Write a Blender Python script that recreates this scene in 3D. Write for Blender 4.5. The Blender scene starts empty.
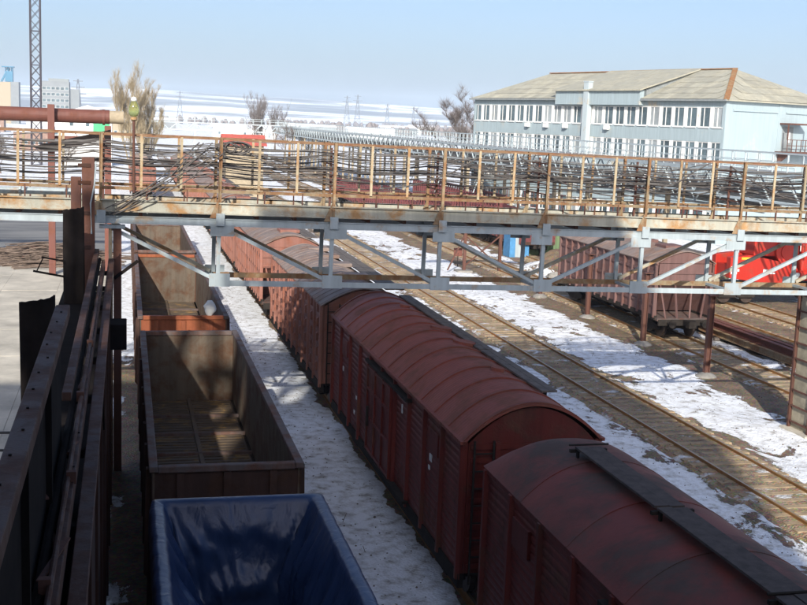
import bpy, math, random
from mathutils import Vector, Matrix, noise
random.seed(7)
R = math.radians
scene = bpy.context.scene
col = scene.collection

# ------------------------------------------------------------------ camera
cam_d = bpy.data.cameras.new('camera'); cam = bpy.data.objects.new('camera', cam_d); col.objects.link(cam)
F = 1150.0 / 807.0
Yc = Vector(((126 - 403.5) / 1150, (112 - 302.5) / 1150, 1)).normalized()
dh = Vector((math.cos(R(2.2)), math.sin(R(2.2)), 0))
Zc = Yc.cross(dh).normalized()
if Zc.y > 0: Zc = -Zc
Xc = Yc.cross(Zc)
# rows of world axes in the camera frame -> camera axes in the world
right = Vector((Xc.x, Yc.x, Zc.x)); down = Vector((Xc.y, Yc.y, Zc.y)); fwd = Vector((Xc.z, Yc.z, Zc.z))
m = Matrix((right, -down, -fwd)).transposed().to_4x4()
m.translation = (0, 0, 10.2)
cam.matrix_world = m
cam_d.sensor_width = 36; cam_d.lens = 36 * F; cam_d.clip_start = 0.1; cam_d.clip_end = 20000
scene.camera = cam

# ------------------------------------------------------------------ sky and sun
TOSUN = Vector((-0.262, -0.85, 0.454)).normalized()
world = bpy.data.worlds.new('World'); scene.world = world; world.use_nodes = True
wn = world.node_tree.nodes; wl = world.node_tree.links
for n in list(wn): wn.remove(n)
out = wn.new('ShaderNodeOutputWorld'); bg = wn.new('ShaderNodeBackground'); sky = wn.new('ShaderNodeTexSky')
sky.sky_type = 'NISHITA'; sky.sun_disc = False
sky.sun_elevation = math.asin(TOSUN.z); sky.sun_rotation = math.atan2(TOSUN.x, TOSUN.y)
sky.altitude = 100; sky.air_density = 0.8; sky.dust_density = 3.2; sky.ozone_density = 3.0
tint = wn.new('ShaderNodeMix'); tint.data_type = 'RGBA'; tint.blend_type = 'MULTIPLY'; tint.inputs[0].default_value = 1; tint.inputs[7].default_value = (0.99, 0.985, 1.01, 1)   # cool white balance
hsv = wn.new('ShaderNodeHueSaturation'); hsv.inputs['Saturation'].default_value = 1.0
wl.new(sky.outputs[0], hsv.inputs['Color']); wl.new(hsv.outputs[0], tint.inputs[6]); wl.new(tint.outputs[2], bg.inputs[0]); wl.new(bg.outputs[0], out.inputs[0]); bg.inputs[1].default_value = 0.135
sun_d = bpy.data.lights.new('sun', 'SUN'); sun_d.energy = 4.6; sun_d.angle = R(0.53); sun_d.color = (1, 0.95, 0.87)
sun = bpy.data.objects.new('sun', sun_d); col.objects.link(sun)
sun.rotation_euler = TOSUN.to_track_quat('Z', 'Y').to_euler()
vs = scene.view_settings
vs.view_transform = 'Standard'; vs.look = 'None'; vs.exposure = 0.42; vs.gamma = 1; vs.use_curve_mapping = False
scene.cycles.volume_bounces = 2; scene.cycles.max_bounces = 6

# ------------------------------------------------------------------ materials
def nodes(name):
    m = bpy.data.materials.new(name); m.use_nodes = True
    nt = m.node_tree; b = nt.nodes['Principled BSDF']
    return m, nt, b
def ramp(nt, fac, stops, interp='LINEAR'):
    r = nt.nodes.new('ShaderNodeValToRGB'); r.color_ramp.interpolation = interp
    e = r.color_ramp.elements
    while len(e) < len(stops): e.new(0.5)
    for i, (p, c) in enumerate(stops):
        e[i].position = p; e[i].color = (c[0], c[1], c[2], 1) if isinstance(c, tuple) else (c, c, c, 1)
    nt.links.new(fac, r.inputs[0]); return r.outputs[0]
def pos(nt):
    return nt.nodes.new('ShaderNodeNewGeometry').outputs['Position']
def mapping(nt, vec, scale, loc=(0, 0, 0)):
    mp = nt.nodes.new('ShaderNodeMapping'); mp.inputs['Scale'].default_value = scale; mp.inputs['Location'].default_value = loc
    nt.links.new(vec, mp.inputs[0]); return mp.outputs[0]
def noise_n(nt, vec, scale, detail=6, rough=0.6, dist=0.0):
    n = nt.nodes.new('ShaderNodeTexNoise'); n.inputs['Scale'].default_value = scale; n.inputs['Detail'].default_value = detail
    n.inputs['Roughness'].default_value = rough; n.inputs['Distortion'].default_value = dist
    nt.links.new(vec, n.inputs['Vector']); return n.outputs['Fac']
def mix(nt, fac, a, b, mode='MIX'):
    x = nt.nodes.new('ShaderNodeMix'); x.data_type = 'RGBA'; x.blend_type = mode
    for s, v in ((0, fac), (6, a), (7, b)):
        if isinstance(v, (int, float)): x.inputs[s].default_value = v
        elif isinstance(v, tuple): x.inputs[s].default_value = (v[0], v[1], v[2], 1)
        else: nt.links.new(v, x.inputs[s])
    return x.outputs[2]
def mth(nt, op, a, b=None, clamp=False):
    x = nt.nodes.new('ShaderNodeMath'); x.operation = op; x.use_clamp = clamp
    for i, v in enumerate((a, b)):
        if v is None: continue
        if isinstance(v, (int, float)): x.inputs[i].default_value = v
        else: nt.links.new(v, x.inputs[i])
    return x.outputs[0]
def bump(nt, b, h, strength=0.3, dist=0.02):
    n = nt.nodes.new('ShaderNodeBump'); n.inputs['Strength'].default_value = strength; n.inputs['Distance'].default_value = dist
    nt.links.new(h, n.inputs['Height']); nt.links.new(n.outputs[0], b.inputs['Normal'])

def paint(name, base, rust=(0.16, 0.055, 0.02), amount=0.4, rough=0.6, scale=1.6, streak=True, dirt=0.35, metallic=0.0, rand=0.25, bstr=0.25):
    """weathered painted steel: chips of rust, vertical streaks, grime"""
    m, nt, b = nodes(name); P = pos(nt)
    n1 = noise_n(nt, P, scale, 9, 0.68, 0.3)
    mask = ramp(nt, n1, [(max(0, 0.66 - amount * 0.42), 0.0), (min(1, 0.78 - amount * 0.36), 1.0)])
    n2 = noise_n(nt, mapping(nt, P, (3.5, 3.5, 0.25) if streak else (1, 1, 1)), 1.3, 6, 0.6)
    g = ramp(nt, n2, [(0.3, 1 - dirt), (0.7, 1.0)])
    oi = nt.nodes.new('ShaderNodeObjectInfo')
    v = mth(nt, 'ADD', mth(nt, 'MULTIPLY', oi.outputs['Random'], rand), 1 - rand / 2)
    c = mix(nt, mask, base, mix(nt, noise_n(nt, P, scale * 5, 5), rust, tuple(x * 1.9 for x in rust)))
    c = mix(nt, 1.0, c, g, 'MULTIPLY')
    vv = nt.nodes.new('ShaderNodeHueSaturation'); nt.links.new(c, vv.inputs['Color']); nt.links.new(v, vv.inputs['Value'])
    nt.links.new(vv.outputs[0], b.inputs['Base Color'])
    nt.links.new(mth(nt, 'ADD', mth(nt, 'MULTIPLY', mask, 0.25), rough, True), b.inputs['Roughness'])
    b.inputs['Metallic'].default_value = metallic; b.inputs['Specular IOR Level'].default_value = 0.35
    bump(nt, b, mth(nt, 'ADD', mask, noise_n(nt, P, 22, 4)), bstr, 0.012)
    return m
def plain(name, c, rough=0.6, metallic=0.0, var=0.2, scale=3.0):
    m, nt, b = nodes(name); P = pos(nt)
    n = ramp(nt, noise_n(nt, P, scale, 7, 0.65), [(0.3, tuple(x * (1 - var) for x in c)), (0.7, tuple(min(1, x * (1 + var)) for x in c))])
    nt.links.new(n, b.inputs['Base Color']); b.inputs['Roughness'].default_value = rough; b.inputs['Metallic'].default_value = metallic
    if max(c) < 0.07: b.inputs['Specular IOR Level'].default_value = 0.08
    bump(nt, b, noise_n(nt, P, scale * 8, 4), 0.2, 0.01)
    return m

M = {}
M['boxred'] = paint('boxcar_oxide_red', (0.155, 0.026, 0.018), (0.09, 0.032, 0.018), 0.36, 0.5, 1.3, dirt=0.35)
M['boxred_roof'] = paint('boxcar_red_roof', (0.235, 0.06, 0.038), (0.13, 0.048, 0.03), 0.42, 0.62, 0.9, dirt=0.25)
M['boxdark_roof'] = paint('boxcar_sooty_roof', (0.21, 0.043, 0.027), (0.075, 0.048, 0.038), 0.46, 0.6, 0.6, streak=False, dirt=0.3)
M['boxbrown'] = paint('boxcar_faded_brown', (0.29, 0.13, 0.095), (0.20, 0.075, 0.045), 0.4, 0.7, 1.1)
M['hopbrown'] = paint('hopper_faded_brown', (0.165, 0.092, 0.082), (0.125, 0.06, 0.048), 0.4, 0.7, 1.2)
M['greyroof'] = paint('grey_wagon_roof', (0.27, 0.21, 0.18), (0.18, 0.115, 0.085), 0.45, 0.7, 0.8, streak=False)
M['gondola'] = paint('gondola_side_brown', (0.07, 0.035, 0.025), (0.05, 0.024, 0.014), 0.45, 0.7, 1.5)
M['gondola_in'] = paint('gondola_worn_inside', (0.135, 0.105, 0.075), (0.08, 0.043, 0.025), 0.5, 0.7, 1.3, dirt=0.35, rand=0.1)
M['gondola_floor'] = paint('gondola_worn_floor', (0.11, 0.08, 0.054), (0.20, 0.125, 0.05), 0.35, 0.7, 1.6, streak=False)
M['rim'] = paint('gondola_rim_grey', (0.13, 0.10, 0.09), (0.10, 0.05, 0.035), 0.5, 0.7, 2.0)
M['orange'] = paint('gondola_end_rust_orange', (0.30, 0.085, 0.035), (0.19, 0.06, 0.025), 0.5, 0.7, 2.0)
M['under'] = plain('underframe_black_grime', (0.032, 0.027, 0.023), 0.8, 0, 0.35)
M['wheel'] = plain('wheel_steel', (0.07, 0.05, 0.04), 0.55, 0.5, 0.3)
M['bridge_grey'] = paint('bridge_blue_grey_paint', (0.40, 0.46, 0.475), (0.28, 0.18, 0.09), 0.24, 0.5, 1.4, dirt=0.25, rand=0.12)
M['bridge_rust'] = paint('bridge_cream_rusty', (0.45, 0.44, 0.36), (0.28, 0.165, 0.075), 0.46, 0.6, 1.3, dirt=0.3, rand=0.2)
M['rail_rust'] = paint('handrail_orange_rust', (0.33, 0.255, 0.155), (0.20, 0.105, 0.05), 0.58, 0.65, 2.4, dirt=0.3)
M['post_cream'] = paint('rail_post_cream', (0.43, 0.355, 0.23), (0.26, 0.15, 0.07), 0.5, 0.6, 2.2, dirt=0.25, rand=0.4)
M['brownpost'] = paint('brown_steel_post', (0.125, 0.055, 0.04), (0.10, 0.045, 0.03), 0.5, 0.7, 2.0)
M['deck'] = plain('deck_dusty_plate', (0.30, 0.30, 0.29), 0.75, 0.0, 0.35, 2.0)
M['ramp'] = paint('ramp_dark_oxide', (0.06, 0.027, 0.018), (0.045, 0.018, 0.010), 0.5, 0.7, 0.9)
M['ramp_beam'] = paint('ramp_beam_oxide', (0.075, 0.034, 0.022), (0.055, 0.022, 0.012), 0.5, 0.65, 1.7)
M['blackplate'] = plain('shade_black_steel', (0.014, 0.011, 0.010), 0.95, 0.0, 0.4, 2.0)  # near-black colour carries the shade on the ramp plates
M['cable'] = plain('cable_black_rubber', (0.085, 0.074, 0.066), 0.55, 0, 0.3)
M['cable_grey'] = plain('cable_grey_sheath', (0.17, 0.16, 0.15), 0.55, 0, 0.3)
M['railsteel'] = paint('rail_rust_ochre', (0.36, 0.20, 0.07), (0.26, 0.12, 0.04), 0.5, 0.55, 3.0, streak=False)
M['railhead'] = plain('rail_head', (0.42, 0.33, 0.22), 0.35, 0.6, 0.2)
M['sleeper'] = plain('sleeper_concrete_stained', (0.33, 0.245, 0.15), 0.85, 0, 0.35, 4.0)
M['timber'] = plain('timber_grey', (0.115, 0.095, 0.08), 0.85, 0, 0.4, 5.0)
M['darktimber'] = plain('timber_sooty', (0.075, 0.055, 0.045), 0.9, 0, 0.4, 5.0)
M['trestle'] = paint('trestle_pale_blue_grey', (0.47, 0.54, 0.56), (0.30, 0.2, 0.1), 0.12, 0.55, 0.8, dirt=0.15)
M['wallblue'] = paint('building_blue_grey_render', (0.35, 0.43, 0.455), (0.36, 0.30, 0.21), 0.22, 0.85, 0.35, dirt=0.2, rand=0.05, bstr=0.1)
M['wallpale'] = paint('building_pale_render', (0.37, 0.455, 0.48), (0.36, 0.33, 0.26), 0.18, 0.85, 0.3, dirt=0.14, rand=0.05, bstr=0.1)
M['white'] = paint('white_paint', (0.78, 0.78, 0.75), (0.5, 0.42, 0.3), 0.15, 0.6, 1.2, dirt=0.2, rand=0.05)
M['slate'] = paint('asbestos_slate_olive', (0.35, 0.34, 0.275), (0.28, 0.265, 0.205), 0.5, 0.85, 0.6, streak=False, dirt=0.2, rand=0.22)
M['hip'] = paint('hip_cap_rust', (0.32, 0.20, 0.10), (0.22, 0.10, 0.04), 0.6, 0.8, 0.9)
M['fascia'] = plain('fascia_grey', (0.22, 0.24, 0.24), 0.8)
M['glass'] = plain('window_glass', (0.085, 0.12, 0.135), 0.1, 0.0, 0.7, 0.5)
M['curtain'] = plain('window_blind', (0.27, 0.30, 0.31), 0.7, 0, 0.3, 0.5)
M['dred'] = plain('dark_red_frame', (0.13, 0.03, 0.03), 0.7)
M['pipe'] = paint('pipe_red_brown', (0.17, 0.062, 0.045), (0.12, 0.045, 0.028), 0.4, 0.6, 1.0, dirt=0.2)
M['mast'] = plain('mast_steel', (0.055, 0.05, 0.06), 0.6)
M['red'] = paint('crane_red', (0.44, 0.026, 0.014), (0.20, 0.03, 0.015), 0.3, 0.4, 1.0, dirt=0.15, rand=0.05)
M['yellow'] = plain('yellow_plate', (0.75, 0.42, 0.03), 0.5)
M['green'] = paint('green_sheet', (0.16, 0.24, 0.12), (0.16, 0.12, 0.05), 0.3, 0.7, 1.0)
M['brightgreen'] = plain('bright_green_wall', (0.06, 0.36, 0.16), 0.7)
M['blue'] = plain('blue_sheet', (0.06, 0.22, 0.42), 0.6)
M['farblue'] = plain('headframe_blue', (0.05, 0.17, 0.27), 0.7)
M['cream'] = plain('cream_wall', (0.34, 0.28, 0.19), 0.85)
M['greyblock'] = plain('grey_block_wall', (0.20, 0.215, 0.22), 0.85, 0, 0.1, 0.2)
M['concrete'] = plain('concrete_pale', (0.47, 0.43, 0.35), 0.9, 0, 0.3, 0.5)
M['whitewash'] = plain('whitewashed_concrete', (0.34, 0.30, 0.215), 0.85, 0, 0.4, 2.0)
M['snowmat'] = plain('snow', (0.86, 0.88, 0.92), 0.8, 0, 0.04, 1.0)
M['redroof'] = plain('red_roof', (0.46, 0.10, 0.07), 0.7)
M['twig_gold'] = plain('twigs_golden', (0.36, 0.29, 0.18), 0.8, 0, 0.25)
M['twig_grey'] = plain('twigs_grey_brown', (0.185, 0.155, 0.14), 0.8, 0, 0.25)
M['bark'] = plain('bark', (0.13, 0.10, 0.075), 0.9, 0, 0.3)
M['scrap'] = plain('scrap_rods', (0.17, 0.125, 0.095), 0.75, 0.2, 0.4)
M['stone'] = plain('rubble_stone', (0.24, 0.225, 0.20), 0.9, 0, 0.3)
M['litter'] = plain('litter_brown', (0.13, 0.10, 0.07), 0.9, 0, 0.5, 4.0)
M['rail_top'] = paint('handrail_brown', (0.27, 0.165, 0.09), (0.18, 0.08, 0.04), 0.5, 0.7, 2.0)
M['pylon'] = plain('pylon_steel', (0.15, 0.16, 0.18), 0.6)
M['brick'] = plain('industrial_brick_wall', (0.26, 0.17, 0.13), 0.9)
M['plaster'] = plain('works_pale_bounce', (0.58, 0.53, 0.46), 0.9)  # unseen works walls, pale to bounce light into the shaded wagons
_m = M['boxred_roof']; _nt = _m.node_tree; _w = _nt.nodes.new('ShaderNodeTexWave'); _w.bands_direction = 'Y'; _w.inputs['Scale'].default_value = 2.6; _w.inputs['Distortion'].default_value = 0.3
_nt.links.new(pos(_nt), _w.inputs['Vector']); _b = [n for n in _nt.nodes if n.type == 'BUMP'][0]; _h = _b.inputs['Height'].links[0].from_socket
_nt.links.new(mth(_nt, 'ADD', mth(_nt, 'MULTIPLY', _w.outputs['Fac'], 1.2), _h), _b.inputs['Height'])
# tarpaulin: slick blue plastic sheet
mt, nt, b = nodes('blue_plastic_sheet'); P = pos(nt)
nt.links.new(ramp(nt, noise_n(nt, P, 1.1, 5), [(0.3, (0.013, 0.027, 0.075)), (0.7, (0.026, 0.05, 0.12))]), b.inputs['Base Color'])
b.inputs['Roughness'].default_value = 0.3
bump(nt, b, noise_n(nt, mapping(nt, P, (1, 1, 0.5)), 3, 4, 0.45, 1.6), 0.35, 0.05)
M['tarp'] = mt
# lamp glass
ml, nt, b = nodes('lamp_green_glass'); b.inputs['Base Color'].default_value = (0.55, 0.56, 0.22, 1); b.inputs['Roughness'].default_value = 0.06
b.inputs['Transmission Weight'].default_value = 0.75; M['lampglass'] = ml

# ground: trodden snow over dirt and ballast, laid out by what the tracks do to it
mg, nt, b = nodes('snow_and_dirt'); P = pos(nt)
sx = nt.nodes.new('ShaderNodeSeparateXYZ'); nt.links.new(P, sx.inputs[0])
wob = mth(nt, 'MULTIPLY', mth(nt, 'SUBTRACT', noise_n(nt, P, 0.35, 4), 0.5), 1.1)
fx = mth(nt, 'DIVIDE', mth(nt, 'ADD', mth(nt, 'ADD', sx.outputs[0], wob), 20), 80, True)   # -20..60
def xs(v): return (v + 20) / 80
zones = [(-20, .55), (-3, .6), (-0.6, .78), (0.5, .66), (1.0, .25), (2.8, .3), (3.5, .74), (6.7, .76), (7.2, .3), (9.4, .3), (10.2, .54), (15.8, .54), (16.9, .42), (19.6, .42),
         (20.4, .52), (23.1, .53), (24.2, .30), (25.6, .34), (27.6, .42), (28.6, .50), (30, .32), (38, .30), (44, .5), (60, .62)]
rl = ramp(nt, fx, [(xs(a), v) for a, v in zones])
far = mth(nt, 'MULTIPLY', mth(nt, 'SUBTRACT', sx.outputs[1], 110), 0.0035, True)
bias = mth(nt, 'ADD', rl, mth(nt, 'MULTIPLY', far, 0.25))
nearleft = mth(nt, 'MULTIPLY', mth(nt, 'LESS_THAN', sx.outputs[0], 1.3), mth(nt, 'LESS_THAN', mth(nt, 'ADD', sx.outputs[1], mth(nt, 'MULTIPLY', wob, 9)), 50))   # less snow by the ramp: dirt, with the shade there put into the colour
bias = mth(nt, 'SUBTRACT', bias, mth(nt, 'MULTIPLY', nearleft, 0.36))
n1 = noise_n(nt, mapping(nt, P, (1, 0.6, 1)), 0.85, 12, 0.72, 0.5)
n1b = noise_n(nt, P, 0.16, 5, 0.5)
v = mth(nt, 'ADD', mth(nt, 'ADD', mth(nt, 'MULTIPLY', n1, 0.75), mth(nt, 'MULTIPLY', n1b, 0.35)), bias)
snowmask = ramp(nt, v, [(0.99, 0.0), (1.09, 1.0)])
dirtn = noise_n(nt, P, 1.1, 9, 0.7)
dirt = ramp(nt, dirtn, [(0.30, (0.08, 0.056, 0.038)), (0.5, (0.185, 0.137, 0.09)), (0.72, (0.29, 0.22, 0.145))])
vor = nt.nodes.new('ShaderNodeTexVoronoi'); vor.inputs['Scale'].default_value = 14; nt.links.new(P, vor.inputs['Vector'])
dirt = mix(nt, 0.55, dirt, mix(nt, 1.0, dirt, vor.outputs['Color'], 'MULTIPLY'))
dirt = mix(nt, 1.0, dirt, (1.35, 1.3, 1.22), 'MULTIPLY')
ice = noise_n(nt, P, 2.4, 8, 0.65)
snowc = ramp(nt, ice, [(0.34, (0.36, 0.34, 0.31)), (0.43, (0.66, 0.66, 0.65)), (0.55, (0.86, 0.88, 0.90))])
nt.links.new(mix(nt, snowmask, dirt, snowc), b.inputs['Base Color'])
b.inputs['Roughness'].default_value = 0.8
hb = mth(nt, 'ADD', mth(nt, 'MULTIPLY', snowmask, 1.2), mth(nt, 'ADD', mth(nt, 'MULTIPLY', noise_n(nt, P, 6, 6, 0.6), 0.6), mth(nt, 'MULTIPLY', vor.outputs['Distance'], 0.5)))
bump(nt, b, hb, 0.8, 0.06)
M['ground'] = mg
# hills: snowy fields with dark wood strips
mh, nt, b = nodes('snowy_hills'); P = pos(nt)
nf = noise_n(nt, mapping(nt, P, (0.0011, 0.0026, 0.012)), 1.0, 5, 0.6, 0.4)
nt.links.new(ramp(nt, nf, [(0.40, (0.10, 0.10, 0.10)), (0.46, (0.34, 0.34, 0.33)), (0.50, (0.82, 0.84, 0.86)), (0.60, (0.85, 0.87, 0.9)), (0.64, (0.16, 0.16, 0.15)), (0.72, (0.75, 0.77, 0.8))]), b.inputs['Base Color'])
b.inputs['Roughness'].default_value = 0.9; M['hills'] = mh
# asphalt
ma, nt, b = nodes('yard_asphalt'); P = pos(nt)
nt.links.new(ramp(nt, noise_n(nt, mapping(nt, P, (0.3, 1, 1)), 0.35, 8, 0.65, 0.6), [(0.35, (0.10, 0.10, 0.10)), (0.6, (0.21, 0.205, 0.19))]), b.inputs['Base Color'])
b.inputs['Roughness'].default_value = 0.8; bump(nt, b, noise_n(nt, P, 25, 4), 0.3, 0.02); M['asphalt'] = ma

# ------------------------------------------------------------------ mesh helpers
class MB:
    def __init__(s): s.v = []; s.f = []
    def add(s, vs, fs):
        o = len(s.v); s.v += [tuple(p) for p in vs]; s.f += [tuple(i + o for i in f) for f in fs]; return s
    def box(s, x0, x1, y0, y1, z0, z1):
        return s.add([(x0, y0, z0), (x1, y0, z0), (x1, y1, z0), (x0, y1, z0), (x0, y0, z1), (x1, y0, z1), (x1, y1, z1), (x0, y1, z1)],
                     [(0, 3, 2, 1), (4, 5, 6, 7), (0, 1, 5, 4), (1, 2, 6, 5), (2, 3, 7, 6), (3, 0, 4, 7)])
    def bar(s, p, q, w, h, up=(0, 0, 1)):
        p = Vector(p); q = Vector(q); d = (q - p).normalized(); up = Vector(up)
        a = d.cross(up)
        if a.length < 1e-4: a = d.cross(Vector((0, 1, 0)))
        a.normalize(); c = a.cross(d); a = a * w / 2; c = c * h / 2
        vs = [p - a - c, p + a - c, p + a + c, p - a + c, q - a - c, q + a - c, q + a + c, q - a + c]
        return s.add(vs, [(0, 1, 2, 3), (7, 6, 5, 4), (0, 4, 5, 1), (1, 5, 6, 2), (2, 6, 7, 3), (3, 7, 4, 0)])
    def tube(s, pts, r, n=8, cap=True, r1=None):
        pts = [Vector(p) for p in pts]; o = len(s.v); k = len(pts)
        for i, p in enumerate(pts):
            d = (pts[min(i + 1, k - 1)] - pts[max(i - 1, 0)]).normalized()
            a = d.cross(Vector((0, 0, 1)))
            if a.length < 1e-3: a = d.cross(Vector((1, 0, 0)))
            a.normalize(); c = d.cross(a)
            rr = r if r1 is None else r + (r1 - r) * i / max(1, k - 1)
            for j in range(n):
                t = 2 * math.pi * j / n; s.v.append(tuple(p + a * rr * math.cos(t) + c * rr * math.sin(t)))
        for i in range(k - 1):
            for j in range(n):
                s.f.append((o + i * n + j, o + i * n + (j + 1) % n, o + (i + 1) * n + (j + 1) % n, o + (i + 1) * n + j))
        if cap:
            s.f.append(tuple(o + j for j in range(n))[::-1]); s.f.append(tuple(o + (k - 1) * n + j for j in range(n)))
        return s
    def prism(s, poly, axis, a, b):
        """polygon of 2D points extruded along axis from a to b; axis 'y': poly is (x,z), 'x': (y,z), 'z': (x,y)"""
        def P(u, w, t): return {'y': (u, t, w), 'x': (t, u, w), 'z': (u, w, t)}[axis]
        n = len(poly); vs = [P(u, w, a) for u, w in poly] + [P(u, w, b) for u, w in poly]
        fs = [tuple(range(n)), tuple(range(2 * n - 1, n - 1, -1))] + [(i, n + i, n + (i + 1) % n, (i + 1) % n) for i in range(n)]
        return s.add(vs, fs)
    def build(s, name, mat, parent=None, smooth=False, loc=None, bevel=0):
        me = bpy.data.meshes.new(name); me.from_pydata(s.v, [], s.f); me.update()
        me.materials.append(M[mat] if isinstance(mat, str) else mat)
        import bmesh
        bm = bmesh.new(); bm.from_mesh(me); bmesh.ops.recalc_face_normals(bm, faces=bm.faces); bm.to_mesh(me); bm.free()
        if smooth:
            for p in me.polygons: p.use_smooth = True
        o = bpy.data.objects.new(name, me); col.objects.link(o); o.parent = parent
        if loc: o.location = loc
        if bevel:
            md = o.modifiers.new('bevel', 'BEVEL'); md.width = bevel; md.segments = 2; md.limit_method = 'ANGLE'; md.angle_limit = R(40)
        return o
def again(o, parent=None, loc=None, rot=None, scale=None):
    c = o.copy(); col.objects.link(c); c.parent = parent if parent else o.parent
    if loc is not None: c.location = loc
    if rot is not None: c.rotation_euler = rot
    if scale is not None: c.scale = scale
    return c
def thing(name, label, cat, loc=(0, 0, 0), rz=0, group=None):
    o = bpy.data.objects.new(name, None); col.objects.link(o); o.location = loc; o.rotation_euler = (0, 0, rz); o.empty_display_size = 0.3
    return tag(o, label, cat, group)
def tag(o, label, cat, group=None, kind=None):
    o['label'] = label; o['category'] = cat
    if group: o['group'] = group
    if kind: o['kind'] = kind
    return o
KIDS = {}
def copy_tree(o, parent=None, loc=None, label=None, rz=None):
    kids = [c for c in bpy.data.objects if c.parent == o] if o.name not in KIDS else KIDS[o.name]
    KIDS[o.name] = kids
    c = o.copy(); col.objects.link(c); c.parent = parent
    if loc is not None: c.location = loc
    if rz is not None: c.rotation_euler = (0, 0, rz)
    if label: c['label'] = label
    for k in kids: copy_tree(k, c)
    return c
def struct(o): o['kind'] = 'structure'; return o
def lerp(a, b, t): return a + (b - a) * t

# ------------------------------------------------------------------ ground, hills
def coords(dense0, dense1, step, lo, hi):
    c = []; x = dense0
    while x <= dense1 + 1e-6: c.append(x); x += step
    s = step; x = dense1
    while x < hi: s *= 1.35; x += s; c.append(min(x, hi))
    s = step; x = dense0
    while x > lo: s *= 1.35; x -= s; c.insert(0, max(x, lo))
    return c
def gz(x, y):
    if y < 5 or y > 140 or x < -14 or x > 48: return 0.0
    k = min(1, (y - 5) / 10, (140 - y) / 20, (x + 14) / 5, (48 - x) / 5)
    z = 0.14 * noise.noise(Vector((x * .45, y * .3, 1))) + 0.06 * noise.noise(Vector((x * 1.3, y * 1.1, 5)))
    for t, w in ((1.9, 1.9), (8.0, 1.9), (18.3, 1.7), (26.5, 1.6), (31.6, 1.5), (36.2, 1.5)):
        if abs(x - t) < w: z = min(z * 0.2, 0.02)
    if x < -0.3: z = min(z * .3, 0) - 0.03
    return z * k
xs_ = coords(-14, 48, 0.5, -5000, 5000); ys_ = coords(4, 140, 0.6, -300, 7500)
g = MB(); nx = len(xs_)
for y in ys_:
    for x in xs_: g.v.append((x, y, gz(x, y)))
for j in range(len(ys_) - 1):
    for i in range(nx - 1): g.f.append((j * nx + i, j * nx + i + 1, (j + 1) * nx + i + 1, (j + 1) * nx + i))
struct(g.build('ground', 'ground', smooth=True))
# hills: one long range behind the plain
hp = MB(); HX = [-3000 + i * 60 for i in range(131)]; HY = [2600 + j * 110 for j in range(24)]
for j, y in enumerate(HY):
    for x in HX:
        t = (y - 2600) / (HY[-1] - 2600)
        top = 108 - 0.028 * x if x > 100 else 105
        if x < 100: top = 105 - 0.05 * (100 - x) * 0.5
        top = max(45, top)
        z = top * math.sin(math.pi * min(1, t * 1.05) * 0.56) ** 1.5
        z += 16 * t * noise.noise(Vector((x * .0012, y * .001, 2))) + 5 * t * noise.noise(Vector((x * .005, y * .004, 8)))
        hp.v.append((x, y, z - 2 + (0 if t > 0 else -3)))
n = len(HX)
for j in range(len(HY) - 1):
    for i in range(n - 1): hp.f.append((j * n + i, j * n + i + 1, (j + 1) * n + i + 1, (j + 1) * n + i))
struct(hp.build('hills', 'hills', smooth=True))

# yard at the left: slabs in the near part, asphalt beyond
struct(MB().box(-40, -0.75, 86, 135, -0.3, 0.012).build('asphalt_yard', 'asphalt'))
yd = struct(MB().box(-26, -0.75, 6, 86, -0.3, -0.02).build('concrete_yard', 'concrete'))
slab = None
for j in range(13):
    for i in range(7):
        dz = random.uniform(-0.004, 0.004); l = (-0.77 - 3.03 * i, 6.5 + 6.1 * j, dz)
        if slab is None:
            slab = MB().box(-3.02, 0, 0, 6.085, -0.1, 0.03).build('slab', 'concrete', yd, loc=l, bevel=0.006)
        else: again(slab, yd, l, (random.uniform(-.002, .002), random.uniform(-.002, .002), 0))

# ------------------------------------------------------------------ railway tracks
RT = 0.20    # rail top
rail_prof = [(-.075, 0), (.075, 0), (.075, .012), (.012, .03), (.012, .135), (.037, .145), (.037, .18), (-.037, .18), (-.037, .145), (-.012, .135), (-.012, .03), (-.075, .012)]
def track(X, y0, y1, label, ns0, nsl=110, smat='sleeper', ballast=True, sz=0.0):
    t = thing('railway_track', label, 'track', (X, y0, 0))
    L = y1 - y0
    if ballast:
        bm = MB(); k = int(L / 0.9); n = 9
        for j in range(k + 1):
            for i in range(n):
                x = -1.55 + 3.1 * i / (n - 1)
                z = (0.085 if 1 <= i <= n - 2 else -0.04) + 0.03 * noise.noise(Vector((x * 2, j * .7, X)))
                bm.v.append((x, L * j / k, z))
        for j in range(k):
            for i in range(n - 1): bm.f.append((j * n + i, j * n + i + 1, (j + 1) * n + i + 1, (j + 1) * n + i))
        o = bm.build('ballast_bed', 'ballast', t, smooth=True); o['kind'] = 'stuff'
    for s in (-1, 1):
        r = MB().prism([(x, z + RT - 0.18) for x, z in rail_prof], 'y', 0, L).build('rail', 'railsteel', t, loc=(s * 0.795, 0, 0))
        MB().box(-.03, .03, 0, L, RT, RT + 0.004).build('rail_head', 'railhead', r)
    sl = None
    for i in range(nsl):
        y = ns0 - y0 + i * 0.58 + random.uniform(-.02, .02)
        if sl is None: sl = MB().box(-1.3, 1.3, -.125, .125, -0.1, 0.095).build('sleeper', smat, t, loc=(0, y, sz), bevel=0.012)
        else: again(sl, t, (random.uniform(-.03, .03), y, sz + random.uniform(-.012, .012)), (0, 0, random.uniform(-.012, .012)))
mb_, nt, b = nodes('ballast_stones'); P = pos(nt)
vo = nt.nodes.new('ShaderNodeTexVoronoi'); vo.inputs['Scale'].default_value = 16; nt.links.new(P, vo.inputs['Vector'])
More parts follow.
